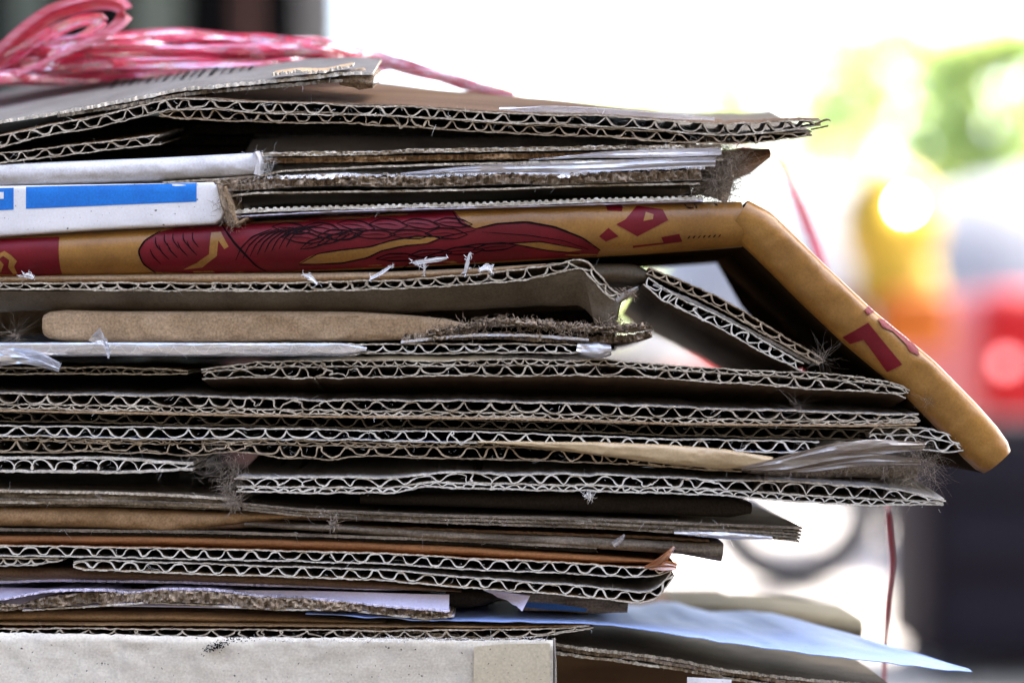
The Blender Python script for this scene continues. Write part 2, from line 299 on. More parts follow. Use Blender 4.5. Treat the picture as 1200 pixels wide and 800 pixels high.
class Fold:
    """a folded card edge facing the camera: rounded front of height h (px) and bulge Rr (m), both leaves running back"""
    def __init__(s, pts, h, Rr=.006, d=.08, tt=1.6, e=1., y0=0., tilt=0., sm=6, seed=0, crum=.3, leanf=0., persp=False, step=1.3, shade_under=False):
        s.P = P = Path(pts, sm=sm, y0=y0, persp=persp, step=step); n = P.n
        s.h = (vary(P, h) if isinstance(h, list) else np.ones(n)*h)/2; s.R = Rr; s.e = e; s.y0 = y0; s.seed = seed; s.crum = crum; x = P.u/S
        th = np.linspace(math.pi/2, -math.pi/2, 25)
        def arc(hh, Rq, dy):
            nn = np.sign(np.sin(th))*np.abs(np.sin(th))**e; yy = 1-np.abs(np.cos(th))**e
            return nn[None]*hh[:, None], y0+dy+Rq*yy[None]*np.ones((n, 1))
        no, yo = arc(s.h, Rr, 0); c = crum*(vn2(x[:, None]/26., th[None]*1.4, seed)+.5*vn2(x[:, None]/9., th[None]*3, seed+1)); no = no+c*.5*np.cos(th)[None]; yo = yo+c*S
        ni, yi = arc(np.maximum(s.h-tt, .5), max(Rr-tt*S, .0004), tt*S); ni = ni+c*.5*np.cos(th)[None]; yi = yi+c*S
        bk = np.array([.02, .05, d]) if d > .06 else np.array([d*.5, d])
        def lev(sign, hh, rev):
            a = (hh*sign)[:, None]*np.ones((1, len(bk))); y = y0+Rr+bk[None]*np.ones((n, 1)); return (a[:, ::-1], y[:, ::-1]) if rev else (a, y)
        hi = np.maximum(s.h-tt, .5)
        parts = [lev(1, s.h, True), (no, yo), lev(-1, s.h, False), lev(-1, hi, True), (ni[:, ::-1], yi[:, ::-1]), lev(1, hi, False)]
        nn = np.concatenate([p[0] for p in parts], 1); yy = np.concatenate([p[1] for p in parts], 1)
        rg = np.zeros(nn.shape+(3,)); rg[..., 0] = P.q[:, 0:1]+P.N[:, 0:1]*nn*S; rg[..., 2] = P.q[:, 1:2]+P.N[:, 1:2]*nn*S+tilt*(yy-y0); rg[..., 1] = yy
        s.tilt = tilt; k = nn.shape[1]; s.geo = sweep(rg, [0]*(k//2-(5 if shade_under else 0))+[1]*(k-k//2+(5 if shade_under else 0)))  # lower leaf's outer underside also takes the shade colour
    def on(s, px, py, lift=.00012):
        """point of the front surface that a photo pixel falls on"""
        p = np.array(XZ(px, py)); dq = s.P.q-p; i = int(np.argmin((dq**2).sum(1)))
        nv = float(np.dot(p-s.P.q[i], s.P.N[i]))/S; hh = s.h[i]; f = min(1, abs(nv)/hh)
        th = math.asin(f**(1/s.e)); yy = s.R*(1-abs(math.cos(th))**s.e)
        x = s.P.u[i]/S; thv = math.copysign(th, nv); c = s.crum*(float(vn2(x/26., thv*1.4, s.seed))+.5*float(vn2(x/9., thv*3, s.seed+1)))
        y = s.y0+yy+c*S-lift
        return (p[0], y, p[1]+s.tilt*(y-s.y0)+(-c*0))
def decal(F, polys, grid=4., lift=.00012):
    """flat ink areas, cut on a grid and laid on the folded surface"""
    out = []
    for poly in polys:
        bm = bmesh.new(); vv = [bm.verts.new((a, b, 0)) for a, b in poly]; bm.faces.new(vv)
        xs = [a for a, b in poly]; ys = [b for a, b in poly]
        for ax, lo, hi in ((0, min(xs), max(xs)), (1, min(ys), max(ys))):
            k = math.floor(lo/grid)*grid+grid
            while k < hi:
                co = (k, 0, 0) if ax == 0 else (0, k, 0); no = (1, 0, 0) if ax == 0 else (0, 1, 0)
                bmesh.ops.bisect_plane(bm, geom=bm.verts[:]+bm.edges[:]+bm.faces[:], plane_co=co, plane_no=no); k += grid
        bmesh.ops.triangulate(bm, faces=bm.faces[:]); bm.normal_update()
        bm.verts.index_update(); V = [F(v.co.x, v.co.y, lift) for v in bm.verts]
        T = [[v.index for v in f.verts] for f in bm.faces]; T = [t[::-1] if f.normal.z > 0 else t for t, f in zip(T, bm.faces)]
        out.append((V, T, None)); bm.free()
    return merge(*out)
def stroke(F, lines, lift=.0002):
    """ink lines: (points, width) in photo pixels"""
    out = []
    for pts, wd in lines:
        p = np.array(pts, float); d = np.r_[0, np.cumsum(np.hypot(*np.diff(p, axis=0).T))]; n = max(3, int(d[-1]/1.6)); u = np.linspace(0, d[-1], n)
        q = np.c_[np.interp(u, d, p[:, 0]), np.interp(u, d, p[:, 1])]
        for _ in range(6): q[1:-1] = (q[:-2]+2*q[1:-1]+q[2:])/4
        t = np.gradient(q, axis=0); t /= np.maximum(np.hypot(t[:, 0], t[:, 1]), 1e-9)[:, None]; nn = np.c_[-t[:, 1], t[:, 0]]
        wv = wd/2*(np.sin(np.linspace(0.25, math.pi-.25, n))**.6)*(1+.15*fb1(u/6., int(p[0, 0])))
        V = []
        for i in range(n):
            V.append(F(*(q[i]+nn[i]*wv[i]), lift)); V.append(F(*(q[i]-nn[i]*wv[i]), lift))
        out.append((V, [[2*i, 2*i+1, 2*i+3, 2*i+2] for i in range(n-1)], None))
    return merge(*out)
def ribbon(pts, width, seed=0, crink=.0, twist=0., thick=.00005, fold=.4, nseg=7, rot=0.):
    """a plastic ribbon along 3D points; width in metres (number or list), crinkled lengthwise"""
    p = np.array(pts, float); d = np.r_[0, np.cumsum(np.linalg.norm(np.diff(p, axis=0), axis=1))]; n = max(8, int(d[-1]/.0012)); u = np.linspace(0, d[-1], n)
    q = np.stack([np.interp(u, d, p[:, k]) for k in range(3)], 1)
    for _ in range(12): q[1:-1] = (q[:-2]+2*q[1:-1]+q[2:])/4
    t = np.gradient(q, axis=0); t /= np.linalg.norm(t, axis=1)[:, None]
    up = np.array([0, .3, 1.]); a = np.cross(t, up); a /= np.linalg.norm(a, axis=1)[:, None]; b = np.cross(a, t)
    ang = rot+twist*u/d[-1]+.5*fb1(u*30, seed, 2); A = a*np.cos(ang)[:, None]+b*np.sin(ang)[:, None]; B = -a*np.sin(ang)[:, None]+b*np.cos(ang)[:, None]
    wd = np.interp(np.linspace(0, 1, n), np.linspace(0, 1, len(width)), width) if isinstance(width, (list, tuple)) else np.ones(n)*width
    s_ = np.linspace(-.5, .5, nseg); V = np.zeros((n, nseg*2, 3))
    for j, sv in enumerate(s_):
        hgt = crink*vn2(u*55+seed, j*1.7, seed+3)+fold*wd*.25*math.cos(sv*9+seed)
        c = q+A*(sv*wd)[:, None]+B*hgt[:, None]; V[:, j] = c+B*thick; V[:, 2*nseg-1-j] = c-B*thick
    return sweep(V, [0]*(2*nseg))
def hairs(specs, seed=3):
    """specs: (x, y, z, length, dir(3), radius); each a thin curved fibre"""
    rg = np.random.RandomState(seed); V = []; F = []; b = 0; K = 6
    for (x, y, z, Ln, dr, r) in specs:
        d = np.array(dr, float); d /= np.linalg.norm(d)+1e-9; p = np.array([x, y, z]); c = rg.randn(3)*.35; pts = [p.copy()]
        for k in range(K-1):
            d = d+c*.5+rg.randn(3)*.16; d /= np.linalg.norm(d); p = p+d*Ln/(K-1); pts.append(p.copy())
        pts = np.array(pts); a = np.cross(pts[-1]-pts[0]+1e-9, [.3, .5, .8]); a /= np.linalg.norm(a)+1e-9; c2 = np.cross(a, (pts[-1]-pts[0])/(np.linalg.norm(pts[-1]-pts[0])+1e-9))
        for k in range(K):
            rr = r*(1-.6*k/(K-1))
            for an in (0, 2.1, 4.2): V.append(pts[k]+(a*math.cos(an)+c2*math.sin(an))*rr)
        for k in range(K-1):
            for j in range(3): F.append([b+k*3+j, b+k*3+(j+1) % 3, b+k*3+3+(j+1) % 3, b+k*3+3+j])
        b += K*3
    return V, F, None
def burst(px, py, y0, n, ln, spread=4, r=.00003, up=0.0):
    x, z = XZ(px, py); g = RNG
    return [(x+g.randn()*spread*S, y0-abs(g.randn())*.0006, z+g.randn()*spread*S, ln*S*(.35+g.rand()), (g.randn(), -abs(g.randn())*.6, g.randn()+up), r*(.6+.8*g.rand())) for _ in range(n)]

# =================================================================== THE STACK (top to bottom)
# ---- grey printed sheet lying on top
t = Thing('printed_card', 'grey sheet with black stripe print, top of the stack under the pink raffia', 'cardboard', wp(150, 118, .05))
sheet('panel', None, None, [(-300, 205), (-150, 172), (0, 141), (65, 131), (140, 117), (210, 103), (300, 95), (345, 91), (405, 84), (436, 84)], 3.4, d=.105, tilt=.262, y0=.004, mats=('topgrey', 'edge_pale'), seed=301, thing=t, rag=.8, tear=1.2, wave=0, ds=[(0, 1.2), (100, 1.12), (200, .85), (320, .58), (436, .36)])
sheet('torn_ply', None, None, [(64, 135), (140, 124), (210, 110), (300, 102), (345, 98), (400, 93)], 3.0, d=.03, tilt=.25, y0=.003, mats=('brown', 'edge_dim'), seed=302, thing=t, rag=1.2, tear=1.5)
sheet('torn_ply', None, None, [(318, 86), (345, 82), (375, 83), (398, 78), (412, 76)], 2.2, d=.008, tilt=.28, y0=.0035, mats=('kraftlight', 'edge_pale'), seed=303, thing=t, rag=2.0, tear=2.5)
def onpanel(px, py, lift):   # photo pixel onto the tilted top face of the sheet
    xs = [-300, -150, 0, 65, 140, 210, 300, 345, 405, 436]; ys = [205, 172, 141, 131, 117, 103, 95, 91, 84, 84]
    y = .01
    for _ in range(60):
        k = (D+y)/D; X = (px-600)*S*k; fy = np.interp(X/S+600, xs, ys)-1.9
        y = ((HOR-py)*S*k-(HOR-fy)*S)/.262+.004
        y = max(.004, min(.14, y))
    k = (D+y)/D; return ((px-600)*S*k, y-lift, (HOR-py)*S*k+H+lift*1.5)
bars = []
for i, (a, ww) in enumerate([(128, 4), (141, 2.2), (150, 3.2), (160, 1.8), (170, 3.6), (181, 2.2), (190, 3), (202, 2), (211, 3.5), (222, 2), (231, 3), (244, 4.5), (258, 2), (268, 3), (280, 2), (290, 3)]):
    y1 = 104.5-(a-128)*.125; hg = (17-(a-128)*.065)*(1 if i in (0, 11) else .78)
    bars.append([(a, y1), (a+ww, y1-.4), (a+ww+hg, y1-hg-.4), (a+hg, y1-hg)])
t.part('printed_stripes', decal(onpanel, bars, 6, .0003), [M['ink']])
# crumpled dark end of that sheet
P_ = Fold([(395, 91), (415, 89), (436, 93)], [(395, 12), (420, 26), (438, 14)], Rr=.003, d=.03, seed=33, crum=3.0, y0=.006, tilt=.2, sm=3)
t.part('crumpled_end', P_.geo, [M['torn'], M['torn']])

# ---- top folded pair of boards
DS1 = [(400, 1), (480, .8), (600, .60), (700, .40), (780, .22), (860, .10), (962, .07)]
t = board('top corrugated board bent over at the left, brown liner, frayed right tip', [(-330, 240), (-150, 203), (0, 166), (60, 152), (110, 144), (170, 129), (200, 122), (240, 122), (300, 126), (480, 131), (600, 139), (700, 141.5), (800, 149), (845, 152), (880, 151), (935, 146), (962, 144)],
      [(12, 27)], d=.105, tilt=.20, sm=4, seed=1, lin='grey', top='brown', tf=[(0, 1), (900, .95), (940, .7), (962, .35)], skew=.3, lint=1.4, ds=DS1)
sheet('brown_top_ply', None, None, [(-330, 231), (0, 158), (60, 144.5), (110, 136), (170, 121.5), (200, 114.5), (240, 114), (300, 118.5), (480, 123), (600, 131.5), (700, 133.5), (800, 141), (850, 144)], 1.6, d=.10, tilt=.215, y0=.002, mats=('brown', 'edge_dim'), seed=55, thing=t, rag=.6, ds=DS1)
sheet('gap_blocker', None, None, [(-330, 256), (0, 182), (150, 153), (420, 154), (800, 170)], 42, d=.01, tilt=.15, y0=.075, mats=('dark', 'dark'), seed=56, thing=t, persp=True, lint=0)  # added dark blocker: closes a light leak behind the top boards
board('second corrugated board from the top, lying tight under the bent one', [(186, 134), (230, 133), (300, 137.5), (400, 138), (480, 143), (600, 151), (700, 154.5), (800, 161.5), (867, 163), (930, 159), (952, 156)],
      [(11.5, 27)], d=.10, tilt=.195, y0=.0004, sm=5, seed=2, ed='edge_brown', fl='flute_brown', lin='grey', bot='kraft', tf=[(186, .3), (215, 1), (890, .95), (952, .3)], skew=.3, lint=1.4)
solo('tape_strip', ribbon([wp(585, 126, .003), wp(640, 126.5, .004), (wp(700, 128, .004)), wp(760, 133, .004), wp(838, 138.5, .002)], [.001, .003, .0025, .003, .0022, .001], 66, crink=.0005, rot=.25, fold=.2), [M['tape']], 'strip of clear glossy tape along the edge of the top board', 'tape')
board('short corrugated board end under the bent top board, at the left edge', [(-330, 225), (-150, 203), (0, 185), (60, 178), (120, 171), (187, 163)], [(10.5, 27)], d=.10, tilt=.17, y0=.001, seed=3, top='kraft', lin='grey', skew=.2)
# added dark filler cards that stand for deep shade in the gap
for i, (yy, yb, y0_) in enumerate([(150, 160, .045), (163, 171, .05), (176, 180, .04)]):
    sheet('cardboard_sheet', ['dark filler card added deep in the gap under the second board', 'dark filler card added in the middle of the gap below the top boards', 'lowest dark filler card added in the gap above the white roll'][i], 'cardboard',
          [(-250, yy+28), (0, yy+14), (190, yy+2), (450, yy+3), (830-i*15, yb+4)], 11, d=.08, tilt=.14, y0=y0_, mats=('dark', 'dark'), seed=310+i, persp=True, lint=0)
for i, (yy, x1) in enumerate([(146, 835), (157, 828), (169, 838)]):
    pass

# ---- white rolled edge carton
t = Thing('white_carton', 'flattened white carton with rolled scuffed edge, above the blue printed one', 'carton', wp(300, 208, .07))
f = Fold([(-340, 228), (0, 203.5), (100, 200), (200, 196), (304, 190.5)], [(-340, 27), (0, 27), (303, 27)], Rr=.0045, d=.07, seed=21, crum=.9, e=.8, sm=8)
t.part('rolled_edge', f.geo, [M['whitedirty'], M['kraftlight']])
sheet('torn_ply', None, None, [(300, 181), (360, 180), (450, 179), (480, 176.5), (600, 175), (700, 173), (780, 172), (846, 171)], 4.2, d=.07, tilt=.10, y0=.001, mats=('whitedirty', 'edge'), seed=311, thing=t, rag=.9, tear=1.0)
sheet('torn_ply', None, None, [(306, 187), (450, 185), (600, 182), (700, 180), (850, 178)], 6.5, d=.07, tilt=.08, y0=.003, mats=('torn', 'kraft'), seed=312, thing=t, rag=1.2)
sheet('lower_ply', None, None, [(190, 213.5), (300, 207), (330, 200), (450, 194.5), (600, 190.5), (700, 188), (848, 187)], 2.2, d=.07, tilt=.06, y0=.0008, mats=('grey', 'edge'), seed=313, thing=t, rag=.8)
tt = Fold([(240, 213), (304, 206.5)], 7, Rr=.002, d=.05, seed=25, crum=.6, y0=.001)
t.part('inner_fold', tt.geo, [M['torn'], M['torn']])
sheet('gap_blocker', None, None, [(-300, 232), (0, 222), (300, 212), (812, 207)], 72, d=.01, y0=.062, mats=('dark', 'dark'), seed=57, thing=t, persp=True, lint=0)  # added blocker: stops light showing through behind the torn plies
e_ = Fold([(300, 178), (304, 190), (301, 205)], [(290, 7), (310, 9)], Rr=.003, d=.01, seed=61, crum=2.2, y0=-.0005, sm=2); t.part('torn_end', e_.geo, [M['whitedirty'], M['kraftlight']])
t.part('torn_fibres', hairs(burst(308, 192, .001, 110, 14, 7, .00005)), [M['lintpale']], kind='stuff')
# ---- blue and white printed carton
t = Thing('printed_carton', 'flattened white carton with blue bar print and torn right end', 'carton', wp(300, 262, .07))
cy = [(-340, 268), (0, 247), (120, 242), (200, 239.5), (250, 237.5), (262, 237)]
f = Fold(cy, [(-340, 58), (0, 59), (120, 53), (250, 49), (258, 40), (264, 18)], Rr=.0022, d=.075, seed=22, crum=.25, e=.28, sm=6)
t.part('front_panel', f.geo, [M['white'], M['kraftlight']])
def edgey(x, top): return np.interp(x, [-340, 0, 120, 250], ([238, 217.5, 215.5, 213] if top else [297, 276.5, 268.5, 262]))
def nb(x0, x1, a, b, n=9):
    xs = np.linspace(x0, x1, n); return [(x, np.interp(x, [0, 230], a)) for x in xs]+[(x, np.interp(x, [0, 230], b)) for x in xs[::-1]]
top_, bot_ = (219.5, 214.5), (246, 236.3)
blue = [nb(30.5, 230.5, top_, bot_), [(-60, 223), (16, 220), (16, 245.5), (-60, 250)], nb(-330, -75, (219.5, 215), (246, 237))]
t.part('blue_print', decal(f.on, blue, 5, .0001), [M['blue']])
t.part('white_notch', decal(f.on, [[(-10, 225.5), (4.5, 225), (4.5, 233), (-10, 233.5)]], 5, .0002), [M['white']])
# torn end and inner plies
for k_, (pp, hh_, sd) in enumerate([([(256, 217), (261, 236), (272, 262)], [(250, 8), (275, 11)], 29), ([(262, 219), (270, 240), (276, 263)], [(255, 9), (280, 8)], 30), ([(250, 217), (262, 216), (285, 219)], [(250, 5), (285, 7)], 31), ([(266, 258), (276, 262), (290, 254)], [(260, 6), (290, 4)], 32)]):
    g = Fold(pp, hh_, Rr=.0025, d=.02, seed=sd, crum=2.8, e=.9, y0=-.0008+.0005*k_, sm=2)
    t.part('torn_end', g.geo, [M['kraftlight' if k_ % 2 else 'torn'], M['kraftlight']])
t.part('torn_fibres', hairs(burst(268, 240, -.0003, 120, 10, 9, .00007)+burst(274, 262, -.0003, 60, 8, 4, .00008)), [M['torn']], kind='stuff')
sheet('torn_ply', None, None, [(252, 219), (300, 216.5), (350, 213), (400, 211.5), (440, 213), (500, 213.5), (560, 211), (600, 209.5), (645, 211), (700, 209), (770, 207), (822, 205)], 11, d=.07, tilt=.05, y0=.0006, mats=('whitedirty', 'torn'), seed=314, thing=t, rag=1.3, tear=2.2, plabel='torn brown ply with ragged upper edge')
sheet('white_ply', None, None, [(270, 212), (300, 210), (345, 207), (400, 205), (440, 207.5), (500, 208.5), (560, 205), (600, 203.5), (645, 205), (700, 203), (770, 199), (826, 196)], 1.6, d=.06, tilt=.36, y0=.0006, mats=('white', 'white'), seed=315, thing=t, rag=2.5, tear=2.0)
sheet('lower_ply', None, None, [(264, 230), (300, 226), (400, 224.5), (500, 223.5), (600, 221), (700, 217), (820, 215)], 2.2, d=.07, tilt=.04, y0=.0005, mats=('grey', 'edge'), seed=316, thing=t, rag=.8)
P_ = Path([(262, 249), (300, 246), (400, 243), (500, 240.5), (600, 238.5), (700, 234.5), (824, 232)]); xx = P_.u/S
sc_ = .9*np.sign(np.sin(xx*2*math.pi/8.2))
t.part('perforated_ply', strip(P_, -2.6, 2.0+sc_, .07, .03, .0004, .3, .3, 317, .4), [M['kraft'], M['edge_pale']])
sheet('bottom_liner', None, None, [(262, 254), (400, 247), (600, 242), (824, 235)], 1.5, d=.07, tilt=.03, y0=.0008, mats=('lilac', 'lilac'), seed=318, thing=t, rag=.3)
tp = merge(ribbon([wp(470, 204, -.0012), wp(560, 199, -.0016), (wp(640, 197.5, -.0016)), wp(720, 195, -.0016), wp(800, 191, -.0014), wp(838, 190, -.001)], [.0003, .0018, .0028, .003, .0032, .003, .0028], 67, crink=.0004, rot=1.35, fold=.25),
  ribbon([wp(620, 188, -.0008), wp(700, 182, -.0012), (wp(780, 180, -.0012)), wp(845, 178, -.0008)], [.0003, .001, .0022, .0025, .002], 68, crink=.0004, rot=1.35, fold=.25))
solo('tape_strip', tp, [M['tapemilk']], 'milky glossy tape along the torn edge beside the dust ball', 'tape')

# ---- gold carton with crimson print, bent down at the right
t = Thing('gold_carton', 'gold carton with crimson feather print, bent down at the right side', 'carton', wp(860, 300, .04))
f = Fold([(-340, 322), (0, 300), (130, 295), (260, 290), (400, 284), (600, 272), (720, 267), (800, 264), (850, 262), (872, 261)], [(-340, 50), (0, 50), (300, 62), (600, 68), (760, 62), (850, 56), (872, 54)], Rr=.007, d=.078, seed=41, crum=.35, e=.92, sm=10, shade_under=True)
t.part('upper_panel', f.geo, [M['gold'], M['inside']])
f2 = Fold([(866, 252), (890, 268), (925, 302), (954, 331), (1008, 382), (1080, 442), (1128, 491), (1172, 541)], [(860, 44), (890, 52), (1152, 55), (1166, 50), (1175, 38)], Rr=.0055, d=.078, seed=42, crum=.9, e=.72, sm=7, shade_under=True)
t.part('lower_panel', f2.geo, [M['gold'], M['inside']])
def prism(pts, y0, th):
    V = [wp(a, b, y0, True) for a, b in pts]+[wp(a, b, y0+th, True) for a, b in pts]; n = len(pts)
    return V, [list(range(n)), list(range(n, 2*n))[::-1]]+[[i, n+i, n+(i+1) % n, (i+1) % n] for i in range(n)], None
t.part('gap_blocker', prism([(833, 297), (850, 326), (868, 358), (905, 402), (960, 452), (1075, 480), (1110, 545), (1140, 535), (1060, 440), (960, 335), (890, 280)], .083, .004), [M['inside']])  # added dark blocker: stops light from behind, gives the dark wedge
red = [[(-330, 300), (-200, 292), (0, 279), (68, 277), (69, 298), (70, 321), (0, 323.5), (-330, 345)],
       [(187, 271), (172, 281), (164, 291), (163, 298), (167, 309), (178, 318), (230, 319.5), (300, 318), (400, 314), (520, 308.5), (620, 303), (700, 299), (703, 293), (683, 280), (650, 267), (617, 260.5), (583, 262), (557, 268), (545, 261), (535, 250), (531, 245), (460, 247.5), (380, 251), (300, 257), (250, 261.5), (205, 265.5)],
       [(702, 277), (713, 267), (725, 277), (710, 283)], [(722, 263), (733, 257), (747, 240), (777, 245), (783, 258), (747, 277)],
       [(710, 238), (732, 236), (729, 247), (712, 246)], [(775, 278), (796, 274), (800, 283), (742, 290), (742, 287.5), (778, 284)]]
t.part('crimson_print', decal(f.on, red, 4, .00012), [M['red']])
gold = [[(247, 272), (258, 271), (268, 289), (263, 292), (256, 282), (254, 300), (236, 313), (213, 315.5), (230, 308), (245, 298)],
        [(350, 308), (362, 301), (373, 297), (400, 293), (433, 290), (460, 282), (487, 278), (517, 278), (500, 285), (470, 288), (447, 293), (430, 301), (410, 307), (380, 309)],
        [(600, 285), (615, 283.3), (633, 283), (660, 287), (683, 292.5), (667, 294.5), (640, 292.5), (620, 288.5)],
        [(757, 248), (766, 251), (765, 257), (754, 259)],
        [(-6, 300), (5, 294), (13, 299), (20, 306), (16, 312), (18, 320), (13, 321), (9, 313), (11, 305), (4, 300), (-2, 304)], [(-30, 310), (0, 305), (4, 310), (0, 318), (-30, 320)]]
t.part('gold_print', decal(f.on, gold, 4, .00024), [M['goldink']])
blk = [([(187, 270), (170, 281), (162, 294), (167, 309), (180, 319)], 2.2), ([(258, 262), (275, 285), (300, 312), (310, 317)], 2.6),
       ([(557, 268), (583, 262), (617, 260), (650, 266), (683, 279), (704, 293)], 2.4), ([(557, 268), (540, 262), (530, 247)], 2.0),
       ([(350, 309), (373, 297), (400, 293), (433, 289.5), (460, 281.5), (487, 277), (520, 277.5), (557, 270)], 1.8), ([(350, 310), (400, 308), (430, 302), (447, 294), (475, 288), (503, 285.5), (520, 278)], 1.8),
       ([(470, 313), (500, 300), (530, 291), (560, 286), (600, 285), (633, 283), (683, 292)], 1.6), ([(600, 286), (640, 293), (680, 297)], 1.4), ([(565, 272), (620, 276), (660, 282), (690, 292)], 1.1)]
for i, (a, b) in enumerate([(180, 272), (190, 268), (200, 267), (212, 266), (223, 266)]):
    blk.append(([(a-4, b+20-i), (a-1, b+28-i), (a+8, b+37-i)], 1.5)); blk.append(([(a+2, b+6), (a+2, b+14), (a+10, b+24)], 1.4))
rf = random.Random(5)
# overlapping feathers
def feather(x, y, ln, hh_, a):
    c_, s_ = math.cos(a), math.sin(a); f_ = lambda u, v: (x+u*c_-v*s_, y+u*s_+v*c_)
    blk.append(([f_(0, 0), f_(ln*.3, -hh_*.9), f_(ln*.7, -hh_*.8), f_(ln, 0)], 1.7)); blk.append(([f_(0, 0), f_(ln*.35, hh_*.6), f_(ln*.75, hh_*.65), f_(ln, 0)], 1.5))
    blk.append(([f_(ln*.15, 0), f_(ln*.5, -hh_*.2), f_(ln*.75, 0)], .9))
for i in range(6): feather(318+i*38, 263-i*1.0+rf.random()*3, 46, 7+rf.random()*2, .05+rf.random()*.1)
for i in range(5): feather(330+i*42, 277-i*1.2+rf.random()*2, 50, 6.5+rf.random()*2, -.02+rf.random()*.12)
for i in range(3): feather(352+i*20, 292-i*5, 40, 6, -.35)
for i in range(4): feather(440+i*38, 303-i*3.5, 52, 5.5, -.12+rf.random()*.08)
for i in range(8):
    xa = 276+i*8.5; blk.append(([(xa, 305-i*2.2), (xa+7, 290-i*2), (xa+20, 277-i*1.2), (xa+42, 268-i*.8)], 1.6))
blk += [([(803, 238), (806, 244), (813, 243)], 2.2), ([(815, 238), (817, 244)], 2.2), ([(838, 237), (842, 240)], 2.4)]
for i in range(7): blk.append(([(806+i*6, 279.5-i*.3), (809+i*6, 276.5-i*.3)], 1.5)); 
t.part('black_outlines', stroke(f.on, blk, .0003), [M['black']])
red2 = [[(988, 395), (1017, 378), (1057, 427), (1040, 436), (1012, 398), (997, 403)], [(1013, 363), (1020, 357), (1028, 364), (1017, 369)],
        [(1029, 373), (1040, 374), (1067, 395), (1077, 408), (1078, 417), (1066, 411), (1062, 403), (1047, 388), (1034, 383)]]
t.part('crimson_print', decal(f2.on, red2, 3, .0004), [M['red']])

# ---- card with the white paper curls, edge bending down at its right end
t = board('corrugated card that curls up then folds down, white paper curls on it', [(-330, 350), (0, 335), (100, 335.5), (200, 336), (330, 336.5), (400, 335), (470, 333), (550, 327.5), (610, 322), (650, 315.5), (676, 308.5), (686, 311), (700, 326), (714, 343), (727, 350)],
      [(10.5, 22)], d=.10, tilt=-.05, sm=3.5, seed=5, top='kraftlight', lin='grey', bot='grey', skew=.9, shape=.8, tf=[(0, .62), (150, .85), (330, .8), (450, .95), (600, 1.1), (676, 1), (727, .8)], lint=1, crush=.2, ft=1.9, lt=1.8)
# reverse faces: top ply behind and inner flap below
sheet('top_ply', None, None, [(-330, 343), (0, 326), (200, 324), (400, 323), (560, 316), (640, 309), (690, 306)], 1.6, d=.05, tilt=-.3, y0=.004, mats=('kraftlight', 'edge'), seed=320, thing=t)
f = Fold([(-330, 340), (0, 326.5), (200, 325), (330, 325), (450, 322.5), (560, 317), (640, 309.5)], [(0, 10), (300, 14), (560, 9), (640, 4)], Rr=.004, d=.03, seed=35, crum=.7, y0=.0025)
t.part('upper_face', f.geo, [M['kraftlight'], M['kraft']])
# hanging flap: a bent quad with real thickness
def quad_sheet(A, B, C, Dd, nx=24, ny=14, th=.0016, bend=0., seed=0, mat=0):
    """A,B top corners; C,D bottom corners below B,A: thick curved panel"""
    A, B, C, Dd = map(np.array, (A, B, C, Dd)); V = []; nn = np.cross(B-A, Dd-A); nn = nn/np.linalg.norm(nn)
    for s_ in (0, 1):
        for j in range(ny+1):
            for i in range(nx+1):
                u = i/nx; v = j/ny; p = (A*(1-u)+B*u)*(1-v)+(Dd*(1-u)+C*u)*v
                p = p+nn*(bend*math.sin(math.pi*u)*math.sin(math.pi*v*.9+.2)+.0004*float(vn2(u*5, v*5, seed))+s_*th); V.append(p)
    F = []; o = (nx+1)*(ny+1); W_ = nx+1
    for j in range(ny):
        for i in range(nx):
            a = j*W_+i; F.append([a, a+1, a+W_+1, a+W_]); F.append([o+a, o+a+W_, o+a+W_+1, o+a+1])
    for i in range(nx): F.append([i, o+i, o+i+1, i+1]); a = ny*W_+i; F.append([a, a+1, o+a+1, o+a])
    for j in range(ny): a = j*W_; F.append([a, a+W_, o+a+W_, o+a]); a = j*W_+nx; F.append([a, o+a, o+a+W_, a+W_])
    return V, F, None
t.part('folded_flap', quad_sheet(wp(682, 315, .0005), wp(727, 354, 0), wp(720, 383, .001), wp(698, 378, .006), bend=.0008, seed=3), [M['grey']])
def skirt():
    P = Path([(-330, 355), (0, 341), (200, 341), (330, 342), (470, 339), (550, 333), (610, 328), (650, 322), (678, 315), (690, 322), (700, 335)], sm=4, step=2.5); n = P.n; m = 8; V = np.zeros((n, 2*m, 3))
    dr = vary(P, [(-330, 16), (0, 22), (400, 23), (560, 28), (640, 33), (700, 42)])
    for j in range(m):
        v = j/(m-1); y = .0006+.009*v**1.3; z = P.q[:, 1]-dr*S*v+.0004*vn2(P.u/S/40., v*2, 6)*v
        V[:, j] = np.stack([P.q[:, 0], y+0*z, z], 1); V[:, 2*m-1-j] = np.stack([P.q[:, 0], y+.0005+0*z, z], 1)
    return sweep(V, [0]*(2*m))
t.part('folded_flap', skirt(), [M['grey']])
t.part('frayed_corner', hairs(burst(738, 345, 0, 50, 10, 4, .00012)+burst(722, 378, .002, 90, 12, 5, .00012)), [M['torn']])
g = Fold([(722, 352), (735, 345), (748, 337)], [(720, 9), (740, 8), (750, 3)], Rr=.002, d=.012, seed=36, crum=1.5, sm=2); t.part('torn_tip', g.geo, [M['greyblue'], M['torn']])

